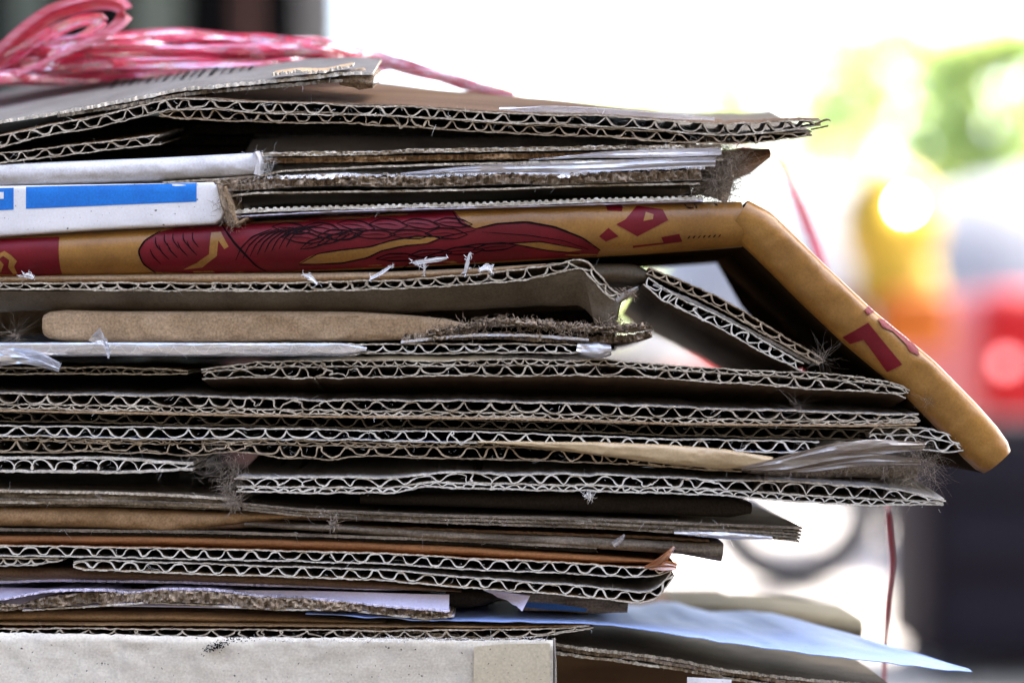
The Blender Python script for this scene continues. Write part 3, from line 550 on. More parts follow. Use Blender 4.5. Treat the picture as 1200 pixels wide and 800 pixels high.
# ---- slanting folded double board inside the bent gold carton
t = board('slanting corrugated flap under the bent gold panel, upper of the pair', [(759, 317), (800, 334.5), (838, 352), (870, 370), (903, 390), (935, 408), (962, 424)], [(11, 21)], d=.11, tilt=-.02, y0=.0, seed=6, ed='edge_brown', fl='flute_brown', sm=4, skew=.9, shape=.8, lin='grey', top='kraft', tf=[(759, .8), (900, 1), (962, .7)], lt=1.7)
f = Fold([(640, 319), (700, 318), (740, 318), (760, 322)], [(640, 20), (700, 24), (745, 24), (762, 14)], Rr=.006, d=.09, seed=37, crum=.9, y0=.006)
t.part('rounded_fold', f.geo, [M['grey'], M['kraft']])
board('slanting corrugated flap under the bent gold panel, lower ragged one', [(757, 329), (775, 343), (800, 357), (835, 373), (870, 392), (903, 411), (940, 430)], [(12, 19)], d=.13, tilt=-.03, y0=.0004, seed=7, sm=4, skew=.6, shape=.8, lin='grey', bot='brown', tf=[(757, .7), (790, 1.15), (850, .95), (940, .7)], crush=.25, lt=1.8, ed='edge_pale', fl='flute_pale', damage=[(790, 40, 1)])
sheet('silver_card', 'thin dark silvery card squeezed between the two slanting flaps', 'cardboard', [(766, 333), (830, 361), (900, 398), (950, 425)], 3.5, d=.08, y0=.001, mats=('grey', 'greyblue'), seed=330)

# ---- light kraft folded edge
f = Fold([(47, 380), (130, 382), (260, 382), (400, 381.5), (480, 383), (560, 388)], [(47, 24), (53, 32), (72, 37), (300, 37), (420, 35), (520, 26), (562, 12)], Rr=.005, d=.10, seed=38, crum=1.9, e=.5, y0=.003)
solo('kraft_carton', f.geo, [M['kraftlight'], M['torn']], 'light kraft folded edge with chipped left end, below the curled card', 'carton')
t = Thing('torn_board', 'crushed torn brown board with shredded fibres ending at the gap', 'cardboard', wp(640, 398, .05))
sheet('lower_liner', None, None, [(470, 396), (540, 394), (590, 393), (620, 396), (700, 399), (750, 396), (764, 391)], 8, d=.10, y0=.001, mats=('brown', 'torn'), seed=331, thing=t, rag=1.6, tear=2, lint=2)
for i in range(5):
    sheet('shredded_ply', None, None, [(500+i*12, 390-i), (545+i*8, 384-i*1.6), (580, 379-i*1.5), (620, 380-i*.8), (680, 386-i), (735-i*6, 388-i), (764-i*5, 384-i*.5)], 4.4, d=.03, tilt=.02, y0=-.0004+.0009*i, mats=('torn', 'torn'), seed=332+i, thing=t, rag=2.2, tear=3.0, fuzz=1.0, lint=1.2)
sheet('gap_blocker', None, None, [(100, 384), (500, 385), (722, 385)], 52, d=.01, y0=.045, mats=('dark', 'dark'), seed=58, thing=t, persp=True, lint=0)  # added blocker: no light leaks through the shredded plies
g_ = []
for i in range(60): g_ += burst(510+i*4.2, 386-8*math.exp(-((i-18)/12)**2), 0, 12, 8, 4, .00011)
t.part('torn_fibres', hairs(g_), [M['torn']], kind='stuff')

# ---- taped board
t = board('thin corrugated board sealed in shiny silver tape, ends in crumpled tape', [(-330, 404), (0, 409), (200, 409), (430, 408.5), (600, 408), (715, 409)], [(11, 24)], d=.14, y0=0, seed=8, lin='grey', top='greyblue', skew=.8, shape=.8, tf=[(0, 1), (640, 1), (715, .7)], fl='flute_pale')
tp = Fold([(-330, 404.5), (0, 409), (150, 409), (300, 409.5), (430, 409)], [(-330, 16), (300, 16), (400, 15), (440, 2)], Rr=.0012, d=.02, tt=.3, seed=71, crum=.35, e=.6, y0=-.0014)
t.part('clear_tape', tp.geo, [M['tape'], M['tape']])
tp = Fold([(676, 407), (690, 410), (704, 411), (716, 410)], [(676, 10), (700, 20), (716, 12)], Rr=.0025, d=.02, tt=.4, seed=72, crum=2.6, e=.8, y0=-.0018, sm=2)
t.part('crumpled_tape', tp.geo, [M['tapemilk'], M['tapemilk']])
sheet('tape_strip', 'thin grey film lying along the top of the taped board', 'tape', [(470, 401), (520, 395), (560, 392.5), (620, 393), (690, 398)], 3, d=.02, tilt=-.1, y0=-.001, mats=('tapemilk', 'tapemilk'), seed=340, lint=0)
tp = merge(ribbon([wp(-20, 424, -.002), wp(20, 415, -.003), wp(48, 420, -.003), wp(74, 431, -.004)], [.003, .005, .0045, .0025], 5, crink=.0018, rot=1.2), ribbon([wp(0, 410, -.002), wp(30, 418, -.003), wp(50, 428, -.002)], [.002, .003, .001], 8, crink=.0006, rot=.6))
solo('tape_scrap', tp, [M['tape']], 'crumpled clear tape scrap at the left edge of the taped board', 'tape')
tp = merge(quad_sheet(wp(106, 399, -.0030), wp(120, 384, -.0042), wp(128, 400, -.0034), wp(127, 408, -.0028), nx=8, ny=8, th=.00006, bend=.0012, seed=21), ribbon([wp(124, 398, -.0034), wp(127, 408, -.003), wp(129, 420, -.0026)], [.002, .0012, .0006], 6, crink=.0006, rot=1.2))
solo('tape_scrap', tp, [M['tape']], 'small clear tape scrap sticking up in front of the light kraft edge', 'tape')

# ---- dim boards below the tape
board('dim brown corrugated board stub under the taped board, left side', [(-330, 434), (0, 434.5), (120, 434), (216, 436)], [(7.5, 20)], d=.10, y0=.006, tilt=.03, seed=9, top='kraft', lin='brown', fl='flute_dim', ed='edge', tf=[(0, 1), (190, .9), (216, .5)])
board('double wall corrugated board with crushed upper flutes, ends beside the gold panel', [(236, 438), (300, 433), (450, 432), (600, 430.5), (720, 431), (800, 437), (900, 443), (1000, 449), (1050, 455), (1064, 462)],
      [(6.5, 17), (12.5, 30)], d=.16, tilt=-.13, y0=.0005, seed=10, lin='grey', bot='brown', sm=4, tf=[(236, .5), (300, .95), (720, .92), (1000, .95), (1064, .5)], crush=.14, skew=.5, lint=1.6, warp=.5)
# ---- central run of boards
t = board('double wall corrugated board with tall waves, crossing the middle of the stack', [(-330, 466), (0, 470), (200, 473), (350, 477), (600, 480), (750, 485), (900, 489.5), (1000, 491), (1060, 490.5), (1077, 489.5)],
      [(13, 31), (6, 17)], d=.16, tilt=.05, seed=11, lin='grey', top='greyblue', bot='kraft', tf=[(0, 1), (900, .95), (1000, .75), (1077, .45)], skew=.5, lint=1.4, shape=1.0)
sheet('kraft_sheet', 'thin tan kraft sheet seen as a line under the tall wave board', 'paper', [(-330, 479), (0, 481), (350, 487.5), (600, 490.5), (800, 496.5), (1000, 499), (1074, 497)], 2.0, d=.15, y0=-.0006, mats=('kraft', 'kraftlight'), seed=341)
board('recessed dark corrugated board under the tan kraft line', [(-330, 484), (0, 488), (350, 494.5), (600, 498), (800, 504.5), (1000, 509), (1078, 513)], [(11.5, 30)], d=.14, y0=.0035, seed=12, lin='grey', fl='flute_dim', ed='edge_dim', skew=.3, shape=.9)
board('bright single wall corrugated board with a pale bluish lower liner', [(-330, 500), (0, 504.5), (200, 507.5), (350, 508.5), (600, 513), (800, 521), (960, 524)], [(12.5, 30)], d=.15, y0=0, seed=13, lin='grey', top='greyblue', bot='bluepaper', fl='flute_pale', ed='edge_pale', skew=.6, shape=.9, lint=1.2)
board('crushed double wall corrugated board full of lint, below the bluish liner', [(-330, 515), (0, 519.5), (120, 522), (230, 524), (290, 523), (350, 526.5), (480, 527), (600, 528), (700, 534), (780, 541), (870, 549)], [(5, 14), (13, 31)], d=.15, y0=.0006, tilt=.0, seed=14, ed='edge_brown', fl='flute_brown', lin='grey', sm=5, crush=.22, tf=[(0, .95), (200, .9), (270, .8), (340, 1.05), (600, 1.05), (700, .9), (870, .4)], skew=.4, lint=2.5, warp=.55, damage=[(160, 60, 1), (255, 40, 1.4), (720, 60, 1)])
# short protruding end at right
t = board('short bluish corrugated stub poking out beside the gold panel end', [(1020, 511), (1078, 513), (1100, 517), (1131, 523)], [(9, 24), (14, 26)], d=.10, y0=.001, seed=15, lin='greyblue', top='lilac', fl='flute_pale', ed='edge_pale', sm=3, tf=[(1020, .9), (1078, 1.15), (1105, .95), (1131, .3)], crush=.2, skew=.5)
# tan tape and twisted strip
g = Fold([(560, 517.5), (620, 520), (700, 525.5), (780, 532), (850, 538), (905, 540)], [(560, 1.5), (640, 8), (700, 16), (780, 23), (850, 24), (905, 10)], Rr=.002, d=.02, tt=.6, seed=73, crum=.8, e=.8, y0=-.0016)
solo('tape_strip', g.geo, [M['tantape'], M['tantape']], 'smooth tan packing tape bulging out right of centre', 'tape')
tp = merge(ribbon([wp(868, 549, -.002), wp(920, 541, -.004), wp(970, 529, -.0045), wp(1020, 523, -.004), wp(1082, 522, -.002)], [.001, .0042, .0048, .0045, .0022], 9, crink=.0009, rot=1.2, fold=.5),
           ribbon([wp(880, 552, -.001), wp(940, 546, -.003), wp(1010, 536, -.003), wp(1078, 541, -.001)], [.001, .0035, .004, .0015], 12, crink=.0008, rot=1.4, fold=.5))
solo('tape_strip', tp, [M['dustytape']], 'twisted dusty strip of tape fraying into lint at the right end', 'tape')
# left stub
t = board('short pale corrugated board at the left edge, cut off above the layered cards', [(-330, 541), (0, 544), (120, 544.5), (180, 546), (226, 546)], [(14, 25)], d=.14, y0=0, tilt=.05, seed=16, lin='greyblue', top='greyblue', fl='flute_pale', ed='edge_pale', tf=[(0, 1.1), (160, 1), (226, .5)], lt=3.0, skew=-.7, crush=.2, shape=.9, lint=2)
sheet('gap_blocker', None, None, [(-300, 563), (0, 563), (600, 572)], 44, d=.01, y0=.09, mats=('dark', 'dark'), seed=59, thing=t, persp=True, lint=0)  # added dark sheet: blocks background light in the notch
sheet('gap_blocker', None, None, [(-300, 446), (0, 448), (500, 448)], 40, d=.01, y0=.10, mats=('dark', 'dark'), seed=60, thing=t, persp=True, lint=0)  # added dark sheet: keeps the slot black by blocking light from behind
board('corrugated board with lilac grey top, from the torn notch to the right tip', [(277, 567), (330, 568), (400, 568), (460, 568.5), (495, 563), (520, 562), (600, 564.5), (700, 565.5), (800, 569), (900, 574), (1000, 580), (1060, 583), (1106, 588)],
      [(12.5, 31), (6.5, 18)], d=.15, y0=0, tilt=.09, seed=17, lin='grey', top='greyblue', fl='flute_pale', ed='edge_pale', sm=4, tf=[(277, .8), (500, .9), (900, 1.05), (1040, 1), (1106, .35)], crush=.16, skew=-.6, lint=1.5, shape=.9, lt=1.9)
g_ = burst(272, 556, .001, 110, 24, 8, .00004)+burst(243, 545, .001, 90, 22, 12, .00003)+burst(268, 574, -.0002, 60, 16, 4, .00005)+burst(278, 590, -.0002, 40, 12, 3, .00005)
solo('lint_clump', hairs(g_), [M['lint']], 'grey lint clump in the torn notch between the left stub and lilac board', 'lint', kind='stuff')

# ---- layered solid cards
t = Thing('layered_card', 'bundle of thin grey brown cards at left, ends in a frayed knot', 'cardboard', wp(100, 594, .06))
for i in range(6):
    sheet('card_ply', None, None, [(-330, 572+i*3.3), (0, 575+i*3.3), (120, 577+i*3.1), (200, 580+i*2.9), (279, 585+i*2.4)], 2.9, d=.13, tilt=.03, y0=.0002+.0012*(i % 3), mats=('slab', 'slab' if i % 2 else 'edge'), seed=350+i, thing=t, rag=.6, tear=.3)
t.part('frayed_end', hairs(burst(276, 588, 0, 120, 14, 4, .00008)), [M['lint']])
t = Thing('layered_card', 'long dark layered card whose cut right tip shows silver foil tape', 'cardboard', wp(700, 625, .06))
for i in range(5):
    sheet('card_ply', None, None, [(284, 590+i*1.6), (350, 597+i*1.7), (500, 604+i*1.9), (700, 609+i*2.3), (800, 613.5+i*2.7), (900, 617+i*3.2), (941-i*1, 619+i*3.8)], 2.3+(.4 if i in (1, 3) else 0), d=.12, tilt=.0, y0=.0003+.0008*(i % 2), mats=('slab', 'edge_dim' if i % 2 else 'slab'), seed=360+i, thing=t, rag=.5, tear=.3)
tp = Fold([(790, 624), (850, 627), (905, 630)], [(790, 3), (850, 9), (905, 4)], Rr=.001, d=.01, tt=.3, seed=75, crum=.9, y0=-.0006); t.part('foil_tape', tp.geo, [M['tapemilk'], M['tapemilk']])
f = Fold([(420, 586), (550, 588), (700, 591), (800, 594), (884, 597)], [(420, 12), (700, 22), (860, 24), (886, 12)], Rr=.003, d=.10, seed=44, crum=.6, y0=.006)
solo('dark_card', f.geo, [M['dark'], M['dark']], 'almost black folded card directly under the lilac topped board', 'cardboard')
for i, (yy, lb) in enumerate([(611, 'dim brown card line just under the long layered card'), (620, 'reddish brown card line between two grey rounded cards')]):
    sheet('cardboard_sheet', lb, 'cardboard', [(300, yy-4), (450, yy-1), (600, yy+4), (780, yy+11), (832, yy+14)], 3, d=.10, y0=.003, mats=('rust' if i else 'dark', 'brown'), seed=370+i, lint=.4)
f = Fold([(285, 615), (400, 620), (550, 630), (700, 637), (800, 643), (848, 648)], [(285, 6), (450, 12), (800, 15), (845, 22)], Rr=.0035, d=.10, seed=45, crum=.7, y0=.0015)
solo('rounded_card', f.geo, [M['slab'], M['slab']], 'grey brown card with a rounded edge ending in a dark lip at right', 'cardboard')
# kraft crumpled fold, left
f = Fold([(-330, 603), (0, 606), (120, 608), (190, 612), (230, 611), (300, 606), (390, 604)], [(-330, 22), (0, 25), (150, 27), (200, 28), (260, 16), (390, 5)], Rr=.006, d=.10, seed=46, crum=1.3, e=.8, y0=.002)
solo('kraft_carton', f.geo, [M['kraft'], M['kraft']], 'dull brown kraft fold creased at its right, under the left card bundle', 'carton')
f = Fold([(200, 622), (300, 614), (420, 622), (520, 628)], [(200, 6), (300, 11), (520, 3)], Rr=.003, d=.06, seed=47, crum=1.2, y0=.003)
solo('dark_card', f.geo, [M['brown'], M['brown']], 'crumpled dark brown card right of the creased kraft fold', 'cardboard')
for i, (yy, lb) in enumerate([(622, 'thin grey card line under the dull kraft fold'), (626.5, 'thin black card line resting on the rust brown board')]):
    sheet('cardboard_sheet', lb, 'cardboard', [(-330, yy-3), (0, yy-1), (250, yy+2), (500, yy+10), (700, yy+20)], 3.2, d=.10, y0=.002+.002*i, mats=('dark' if i else 'slab', 'dark' if i else 'slab'), seed=375+i, lint=.4)
# ---- twin boards near the bottom
t = board('clean waved corrugated board with rust brown top, upper of the low pair', [(-330, 640), (0, 645), (150, 647), (300, 650.5), (450, 654), (550, 660.5), (650, 664.5), (740, 670), (770, 669), (792, 664)], [(12.2, 29)], d=.12, y0=0, tilt=.02, seed=18, lin='greyblue', top='rust', fl='flute_pale', ed='edge_pale', tf=[(0, .95), (740, 1), (770, .8), (792, .3)], crush=.06, warp=.15, lint=.6, irr=.25, lt=1.5, sm=4)
f = Fold([(-330, 629), (0, 633), (200, 635), (400, 640.5), (550, 647), (700, 656), (770, 659)], [(-330, 12), (0, 12), (400, 13), (700, 10), (775, 4)], Rr=.004, d=.09, seed=48, crum=.6, y0=.0015)
t.part('rust_ply', f.geo, [M['rust'], M['rust']])
solo('tape_scrap', merge(ribbon([wp(755, 664, -.001), wp(775, 661, -.002), (wp(784, 648, -.002)), wp(790, 640, -.001)], [.001, .003, .003, .0012], 4, crink=.0005, rot=1.1), ribbon([wp(760, 665, -.001), wp(780, 658, -.0015), wp(793, 663, -.001)], [.001, .0035, .002], 14, crink=.0005, rot=1.1)), [film('amber_tape', (.62, .24, .05), gloss=.25, rough=.2, trans=.3, sc=300)], 'amber tape scrap standing up at the tip of the low board pair', 'tape')
solo('tape_scrap', ribbon([wp(718, 638, -.001), wp(726, 633, -.002), wp(732, 626, -.001)], [.002, .0022, .0012], 4, crink=.0003, rot=1.2), [M['tape']], 'tiny clear tape scrap hanging on the rounded grey card', 'tape')
board('clean waved corrugated board, lower of the low pair, tip bent up to the other', [(86, 661), (120, 662), (300, 668.5), (450, 673.5), (550, 682.5), (650, 689.5), (750, 700), (765, 698), (778, 686), (788, 672)], [(12.2, 29)], d=.12, y0=.0002, tilt=.05, seed=19, lin='greyblue', bot='kraftlight', fl='flute_pale', ed='edge_pale', tf=[(86, .4), (100, .95), (740, 1), (765, .8), (788, .4)], crush=.06, warp=.12, lint=.6, irr=.25, lt=1.6, sm=4)
board('small corrugated stub at the left edge beneath the rust topped board', [(-330, 656), (0, 658.5), (40, 658), (68, 656)], [(9.5, 22)], d=.10, y0=.001, seed=20, lin='greyblue', fl='flute_pale', ed='edge_pale', tf=[(0, 1), (40, .8), (68, .3)], skew=.8)
f = Fold([(-330, 668), (0, 672), (200, 676), (350, 682), (470, 689), (540, 694)], [(-330, 14), (0, 13), (400, 12), (540, 3)], Rr=.003, d=.08, seed=49, crum=.6, y0=.003)
solo('dark_card', f.geo, [M['brown'], M['brown']], 'dark brown card edge between the waved pair and the lilac paper', 'cardboard')

# ---- lilac torn paper
t = Thing('lilac_carton', 'lilac white flattened carton with zigzag torn edge, right end cut square', 'carton', wp(280, 712, .04))
sheet('white_ply', None, None, [(-330, 700), (-100, 704), (0, 703), (20, 699), (60, 692), (120, 691), (150, 696), (190, 690), (250, 691), (300, 699), (360, 701), (420, 707), (500, 714), (527, 716)], 1.8, d=.06, tilt=-.02, y0=.0012, mats=('lilac', 'lilac'), seed=380, thing=t, rag=2.5, tear=1.6, sm=5)
P_ = Path([(-330, 712), (0, 712), (26, 711), (60, 704), (110, 700), (150, 703), (190, 698), (250, 700), (300, 707), (360, 708), (420, 712), (500, 720), (530, 720)], sm=5); xx = P_.u/S
hh = vary(P_, [(-330, 5), (0, 4), (25, 3), (60, 6), (150, 6.5), (300, 6.5), (420, 4.5), (500, 4.5), (530, 3)])
t.part('torn_ply', strip(P_, -hh+.6*fb1(xx/12., 9, 3), hh+1.2*np.abs(fb1(xx/5., 8, 3)), .05, 0, 0, 1.2, .6, 381, .5), [M['torn'], M['torn']])
sheet('lower_ply', None, None, [(26, 715), (100, 711), (170, 706), (240, 709), (330, 714), (400, 714), (500, 725), (532, 722)], 2.0, d=.05, y0=.0003, mats=('lilac', 'edge_pale'), seed=382, thing=t, rag=.8, sm=5)
sheet('upper_ply', None, None, [(-330, 684), (0, 684), (60, 682), (200, 684), (350, 689), (430, 692), (506, 692)], 2.6, d=.05, tilt=-.1, y0=.006, mats=('lilac', 'lilac'), seed=383, thing=t, rag=.8, sm=5)
t.part('back_panel', quad_sheet(wp(-300, 688, .012), wp(526, 697, .004), wp(526, 715, .002), wp(-300, 704, .002), nx=100, ny=4, th=.0004, bend=.0004, seed=8), [M['lilac']])
solo('lilac_scrap', quad_sheet(wp(566, 693, .004), wp(621, 699, .002), wp(612, 716, .001), wp(594, 705, .004), nx=10, ny=8, th=.0004, bend=.002, seed=9), [M['lilac']], 'small lilac paper triangle peeking out right of the torn carton', 'paper')
f = Fold([(607, 709), (660, 710), (700, 713), (738, 716)], [(605, 22), (700, 22), (738, 12)], Rr=.002, d=.06, seed=50, crum=.8, y0=.010, e=.5)
t = Thing('grey_carton', 'dull grey carton end with a worn blue stripe above the blue sheet', 'carton', wp(670, 722, .03)); t.part('front_panel', f.geo, [M['slab'], M['grey']])
t.part('blue_stripe', decal(lambda a, b, l: f.on(a, b, l), [[(613, 709), (650, 711), (690, 717), (688, 721), (640, 718), (613, 715)]], 5, .0002), [M['bluedark']])
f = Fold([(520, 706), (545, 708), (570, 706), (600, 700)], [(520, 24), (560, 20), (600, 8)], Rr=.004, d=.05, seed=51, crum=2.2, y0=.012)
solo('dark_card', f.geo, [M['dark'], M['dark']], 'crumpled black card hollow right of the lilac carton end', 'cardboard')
# ---- blue sheet
P_ = [(358, 719), (430, 723), (500, 727), (600, 728), (660, 729.5), (700, 731), (750, 737), (800, 745), (900, 760), (1000, 772), (1080, 781), (1140, 787.5)]
def bluesheet():
    P = Path(P_, sm=8, step=2.5); n = P.n; px = P.px(); m = 16; V = np.zeros((n, 2*m, 3)); x = P.u/S
    bd = np.interp(px, [358, 500, 640, 800, 900, 1000, 1060, 1100, 1140], [.03, .06, .075, .085, .085, .072, .045, .022, .002]); rise = np.interp(px, [358, 700, 760, 860, 1140], [.06, .02, .0, .02, .12])
    for j in range(m):
        v = j/(m-1); y = bd*v+.0005+.0006*fb1(x/30., 4)*(v == 0); z = P.q[:, 1]+rise*y+.0016*vn2(x/70., v*2.5, 12)*v+.0002*vn2(x/18., v*7, 13)+.0012*np.sin(v*3.1)*np.interp(px, [600, 900, 1140], [0, 1, .3])
        xs = P.q[:, 0]-y*np.interp(px, [700, 1140], [0, .3]); V[:, j] = np.stack([xs, y, z+.00012], 1); V[:, 2*m-1-j] = np.stack([xs, y, z-.00012], 1)
    return sweep(V[:, ::-1], [0]*(2*m))
solo('blue_sheet', bluesheet(), [M['bluepaper']], 'pale blue paper sheet sticking out far at the bottom right', 'paper', loc=wp(800, 745, .04))
# ---- bottom brown board
t = board('brown topped corrugated board lying right on the cream carton', [(-330, 738), (0, 740.5), (150, 741.5), (300, 743), (450, 743.5), (600, 743), (650, 740), (692, 735)], [(10.5, 29)], d=.20, y0=.0010, tilt=-.01, seed=23, lin='brown', top='rust', fl='edge', ed='edge', tf=[(0, .8), (300, .95), (600, .9), (692, .3)], skew=.9, shape=.8)
t.part('kraft_ply', strip(Path([(-330, 730), (0, 731.5), (300, 733), (420, 734), (600, 735), (692, 733)]), -.8, .8, .10, .06, .0012, .4, .3, 390, .8), [M['kraft'], M['kraft']])
f = Fold([(-330, 722), (0, 723.5), (200, 725), (330, 727.5), (450, 731)], [(-330, 13), (0, 14), (330, 10), (450, 2)], Rr=.005, d=.08, seed=52, crum=.5, y0=.003)
solo('kraft_carton', f.geo, [M['kraft'], M['kraft']], 'smooth orange brown kraft fold just above the lowest board', 'carton')

# ---- cream carton at the bottom, standing on the ground
t = Thing('cream_carton', 'large scuffed cream carton standing on the ground under the whole stack', 'carton', (wp(180, 0)[0], .15, 0))
x0, zt = XZ(-480, 740); x1, zt1 = XZ(648, 748)
def carton_front():
    n, m = 220, 60; V = []; F = []
    for j in range(m+1):
        for i in range(n+1):
            u = i/n; px = -480+u*1128; top = np.interp(px, [-480, 0, 300, 420, 560, 648], [739, 740.5, 746.5, 747, 750, 748.5])+.9*float(fb1(px/3.5, 77, 3))
            zz = H+(HOR-top)*S; v = (j/m)**2.2; z = zz*(1-v)+.002*v
            y = -.0012-.0006*float(vn2(px/120., z*60, 31))+.0003*float(vn2(px/14., z*400, 32))+.0012*(1-min(1, (zz-z)/.002))**2
            V.append(((px-600)*S, y, z))
    W_ = n+1
    for j in range(m):
        for i in range(n): a = j*W_+i; F.append([a, a+W_, a+W_+1, a+1])
    return V, F, None
t.part('front_panel', carton_front(), [M['cream']])
def boxgeo(a, b):
    (x, y, z), (X, Y, Z) = a, b
    V = [(x, y, z), (X, y, z), (X, Y, z), (x, Y, z), (x, y, Z), (X, y, Z), (X, Y, Z), (x, Y, Z)]
    return V, [[0, 3, 2, 1], [4, 5, 6, 7], [0, 1, 5, 4], [1, 2, 6, 5], [2, 3, 7, 6], [3, 0, 4, 7]], None
t.part('carton_body', boxgeo((x0+.0005, .0005, .001), (x1-.0004, .30, zt1-.0012)), [M['cream']])
t.part('corner_edge', Fold([(649, 748), (650.5, 780), (651, 900), (651, 2800)], 4, Rr=.001, d=.05, seed=53, crum=.5, step=6).geo, [M['greyblue'], M['edge']])
def onfront(px, py, l):
    x, z = XZ(px, py); return (x, -.0023-l, z)
t.part('tape_patch', decal(onfront, [[(556, 756), (590, 753), (644, 752), (645, 860), (645, 2800), (556, 2800), (555, 800)]], 400, 0), [M['creamtape']])
rs = random.Random(3); sc = []
for i in range(150):
    a = rs.gauss(0, 1)*9; b = rs.gauss(0, 1)*2.6; cx = 256+a; cy = 755-a*.35+b; r = .4+rs.random()*.9; sc.append([(cx-r, cy), (cx, cy-r*.7), (cx+r, cy), (cx, cy+r*.8)])
for i in range(40):
    cx = 285+rs.gauss(0, 1)*10; cy = 748+rs.gauss(0, 1)*1.5; r = .4+rs.random()*.8; sc.append([(cx-r, cy), (cx, cy-r*.7), (cx+r, cy), (cx, cy+r*.8)])
t.part('scuff_mark', decal(onfront, sc, 400, .0002), [M['black']])
t.part('torn_rim', hairs([(XZ(p, 0)[0], -.001, XZ(0, 747+rs.random()*3)[1], .0006+.0012*rs.random(), (rs.gauss(0, 1), -.7, rs.gauss(0, .6)), .00009) for p in np.linspace(310, 640, 260)]), [M['foam']])

# ---- grey lower-right card bundle
t = Thing('grey_carton', 'flattened grey brown carton under the blue sheet, delaminated front edge', 'carton', wp(850, 790, .05))
pts = [(400, 735), (655, 757), (700, 764), (760, 771), (800, 777), (850, 787), (900, 794), (960, 800), (1046, 806)]
sheet('top_panel', None, None, pts, 3.0, d=.085, tilt=.0, y0=.004, mats=('grey', 'edge'), seed=400, thing=t, rag=1.5, tear=1.2, lint=1)
sheet('middle_ply', None, None, [(a, b+4.5) for a, b in pts], 3.5, d=.085, y0=.0048, mats=('torn', 'torn'), seed=401, thing=t, rag=1.5, tear=1.0)
sheet('lower_ply', None, None, [(a, b+10) for a, b in pts], 3.0, d=.085, y0=.004, mats=('grey', 'edge'), seed=402, thing=t, rag=1.5, tear=1.0)
f = Fold([(790, 722), (860, 726), (940, 731), (1012, 739)], [(790, 30), (900, 34), (1012, 30)], Rr=.006, d=.05, seed=54, crum=.8, y0=.112, persp=True)
solo('olive_carton', f.geo, [paper('olive_card', (.27, .25, .18), (.2, .18, .13))], 'blurred olive grey carton edge behind the blue sheet', 'carton') if False else None
t2 = Thing('olive_carton', 'blurred olive grey carton edge behind the blue sheet', 'carton', wp(900, 755, .13, True))
t2.part('folded_edge', f.geo, [paper('olive_card', (.27, .25, .18), (.2, .18, .13)), M['kraft']])
# dark supports under the right part
t = Thing('under_box', 'shaded brown carton behind the cream one, carrying the right side', 'carton', (XZ(780, 0)[0], .17, 0))
t.part('carton_body', boxgeo((XZ(655, 0)[0], .10, .001), (XZ(950, 0)[0], .26, XZ(0, 790)[1])), [M['brown']])
solo('white_scrap', quad_sheet(wp(806, 794, .002), wp(858, 797, .002), wp(858, 822, .002), wp(806, 822, .002), nx=6, ny=6, th=.0004, seed=12), [M['white']], 'white card corner at the bottom frame edge right of centre', 'paper')

# ---- brown flap and dust ball behind right end of the white cartons
f = Fold([(835, 178), (870, 177), (912, 170)], [(835, 20), (880, 24), (916, 10)], Rr=.004, d=.05, seed=56, crum=2.0, y0=.018, sm=3)
solo('brown_flap', f.geo, [M['brown'], M['brown']], 'crumpled brown flap behind the dust ball under the top board tip', 'cardboard')
t = Thing('dust_ball', 'furry grey brown dust ball at the right end of the torn cartons', 'dust', wp(848, 232, .008))
f = Fold([(843, 176), (846, 195), (844, 213), (838, 230)], [(800, 26), (846, 40), (850, 30)], Rr=.010, d=.02, seed=57, crum=4.0, e=1., y0=.004, sm=4)
t.part('matted_core', f.geo, [M['dustcore'], M['dustcore']])
g_ = []
for k in range(1500):
    a = random.random(); px = 846-8*a+random.gauss(0, 13); py = 172+a*58+random.gauss(0, 3); x_, z_ = XZ(px, py)
    g_.append((x_, .004+abs(random.gauss(0, .003)), z_, .004+.008*random.random(), (random.gauss(.35, 1), -.5-random.random(), random.gauss(0, 1)), .00003+.00005*random.random()))
t.part('fur', hairs(g_), [M['lint']], kind='stuff')
g_ = []
for k in range(420):
    px = 890+random.random()*190; py = np.interp(px, [890, 950, 1080], [552, 545, 540])+random.gauss(0, 7); x_, z_ = XZ(px, py)
    g_.append((x_, .001, z_, .002+.007*random.random(), (random.gauss(0, 1), -.6-random.random()*.8, random.gauss(0, 1)), .000025+.00003*random.random()))
for k in range(380):
    px = 1040+random.random()*60; py = 545+random.gauss(0, 12); x_, z_ = XZ(px, py)
    g_.append((x_, .002, z_, .004+.007*random.random(), (random.gauss(0, 1), -.6-random.random()*.8, random.gauss(.1, 1)), .000025+.00003*random.random()))
solo('lint_clump', hairs(g_), [M['lint']], 'dusty lint web hanging around the twisted tape strip at right', 'lint', kind='stuff')
f = Fold([(860, 550), (930, 550), (1000, 547), (1080, 548)], [(860, 6), (950, 26), (1080, 30)], Rr=.006, d=.05, seed=58, crum=2.4, y0=.005)
solo('dark_card', f.geo, [M['torn'], M['dark']], 'matted dark card behind the lint web right of the tan tape', 'cardboard')
for (px, py, n, ln, lb) in [(962, 418, 70, 30, 'spidery grey lint tuft at the tip of the slanting flaps'), (935, 478, 40, 26, 'spidery lint tuft in the dark slot above the tall wave board'), (20, 392, 70, 30, 'dim lint tuft at the left end of the light kraft edge'), (1085, 470, 20, 22, 'faint lint tuft beside the gold panel print')]:
    solo('lint_tuft', hairs(burst(px, py, 0, n, ln, 3, .000022)), [M['lint']], lb, 'lint', kind='stuff')
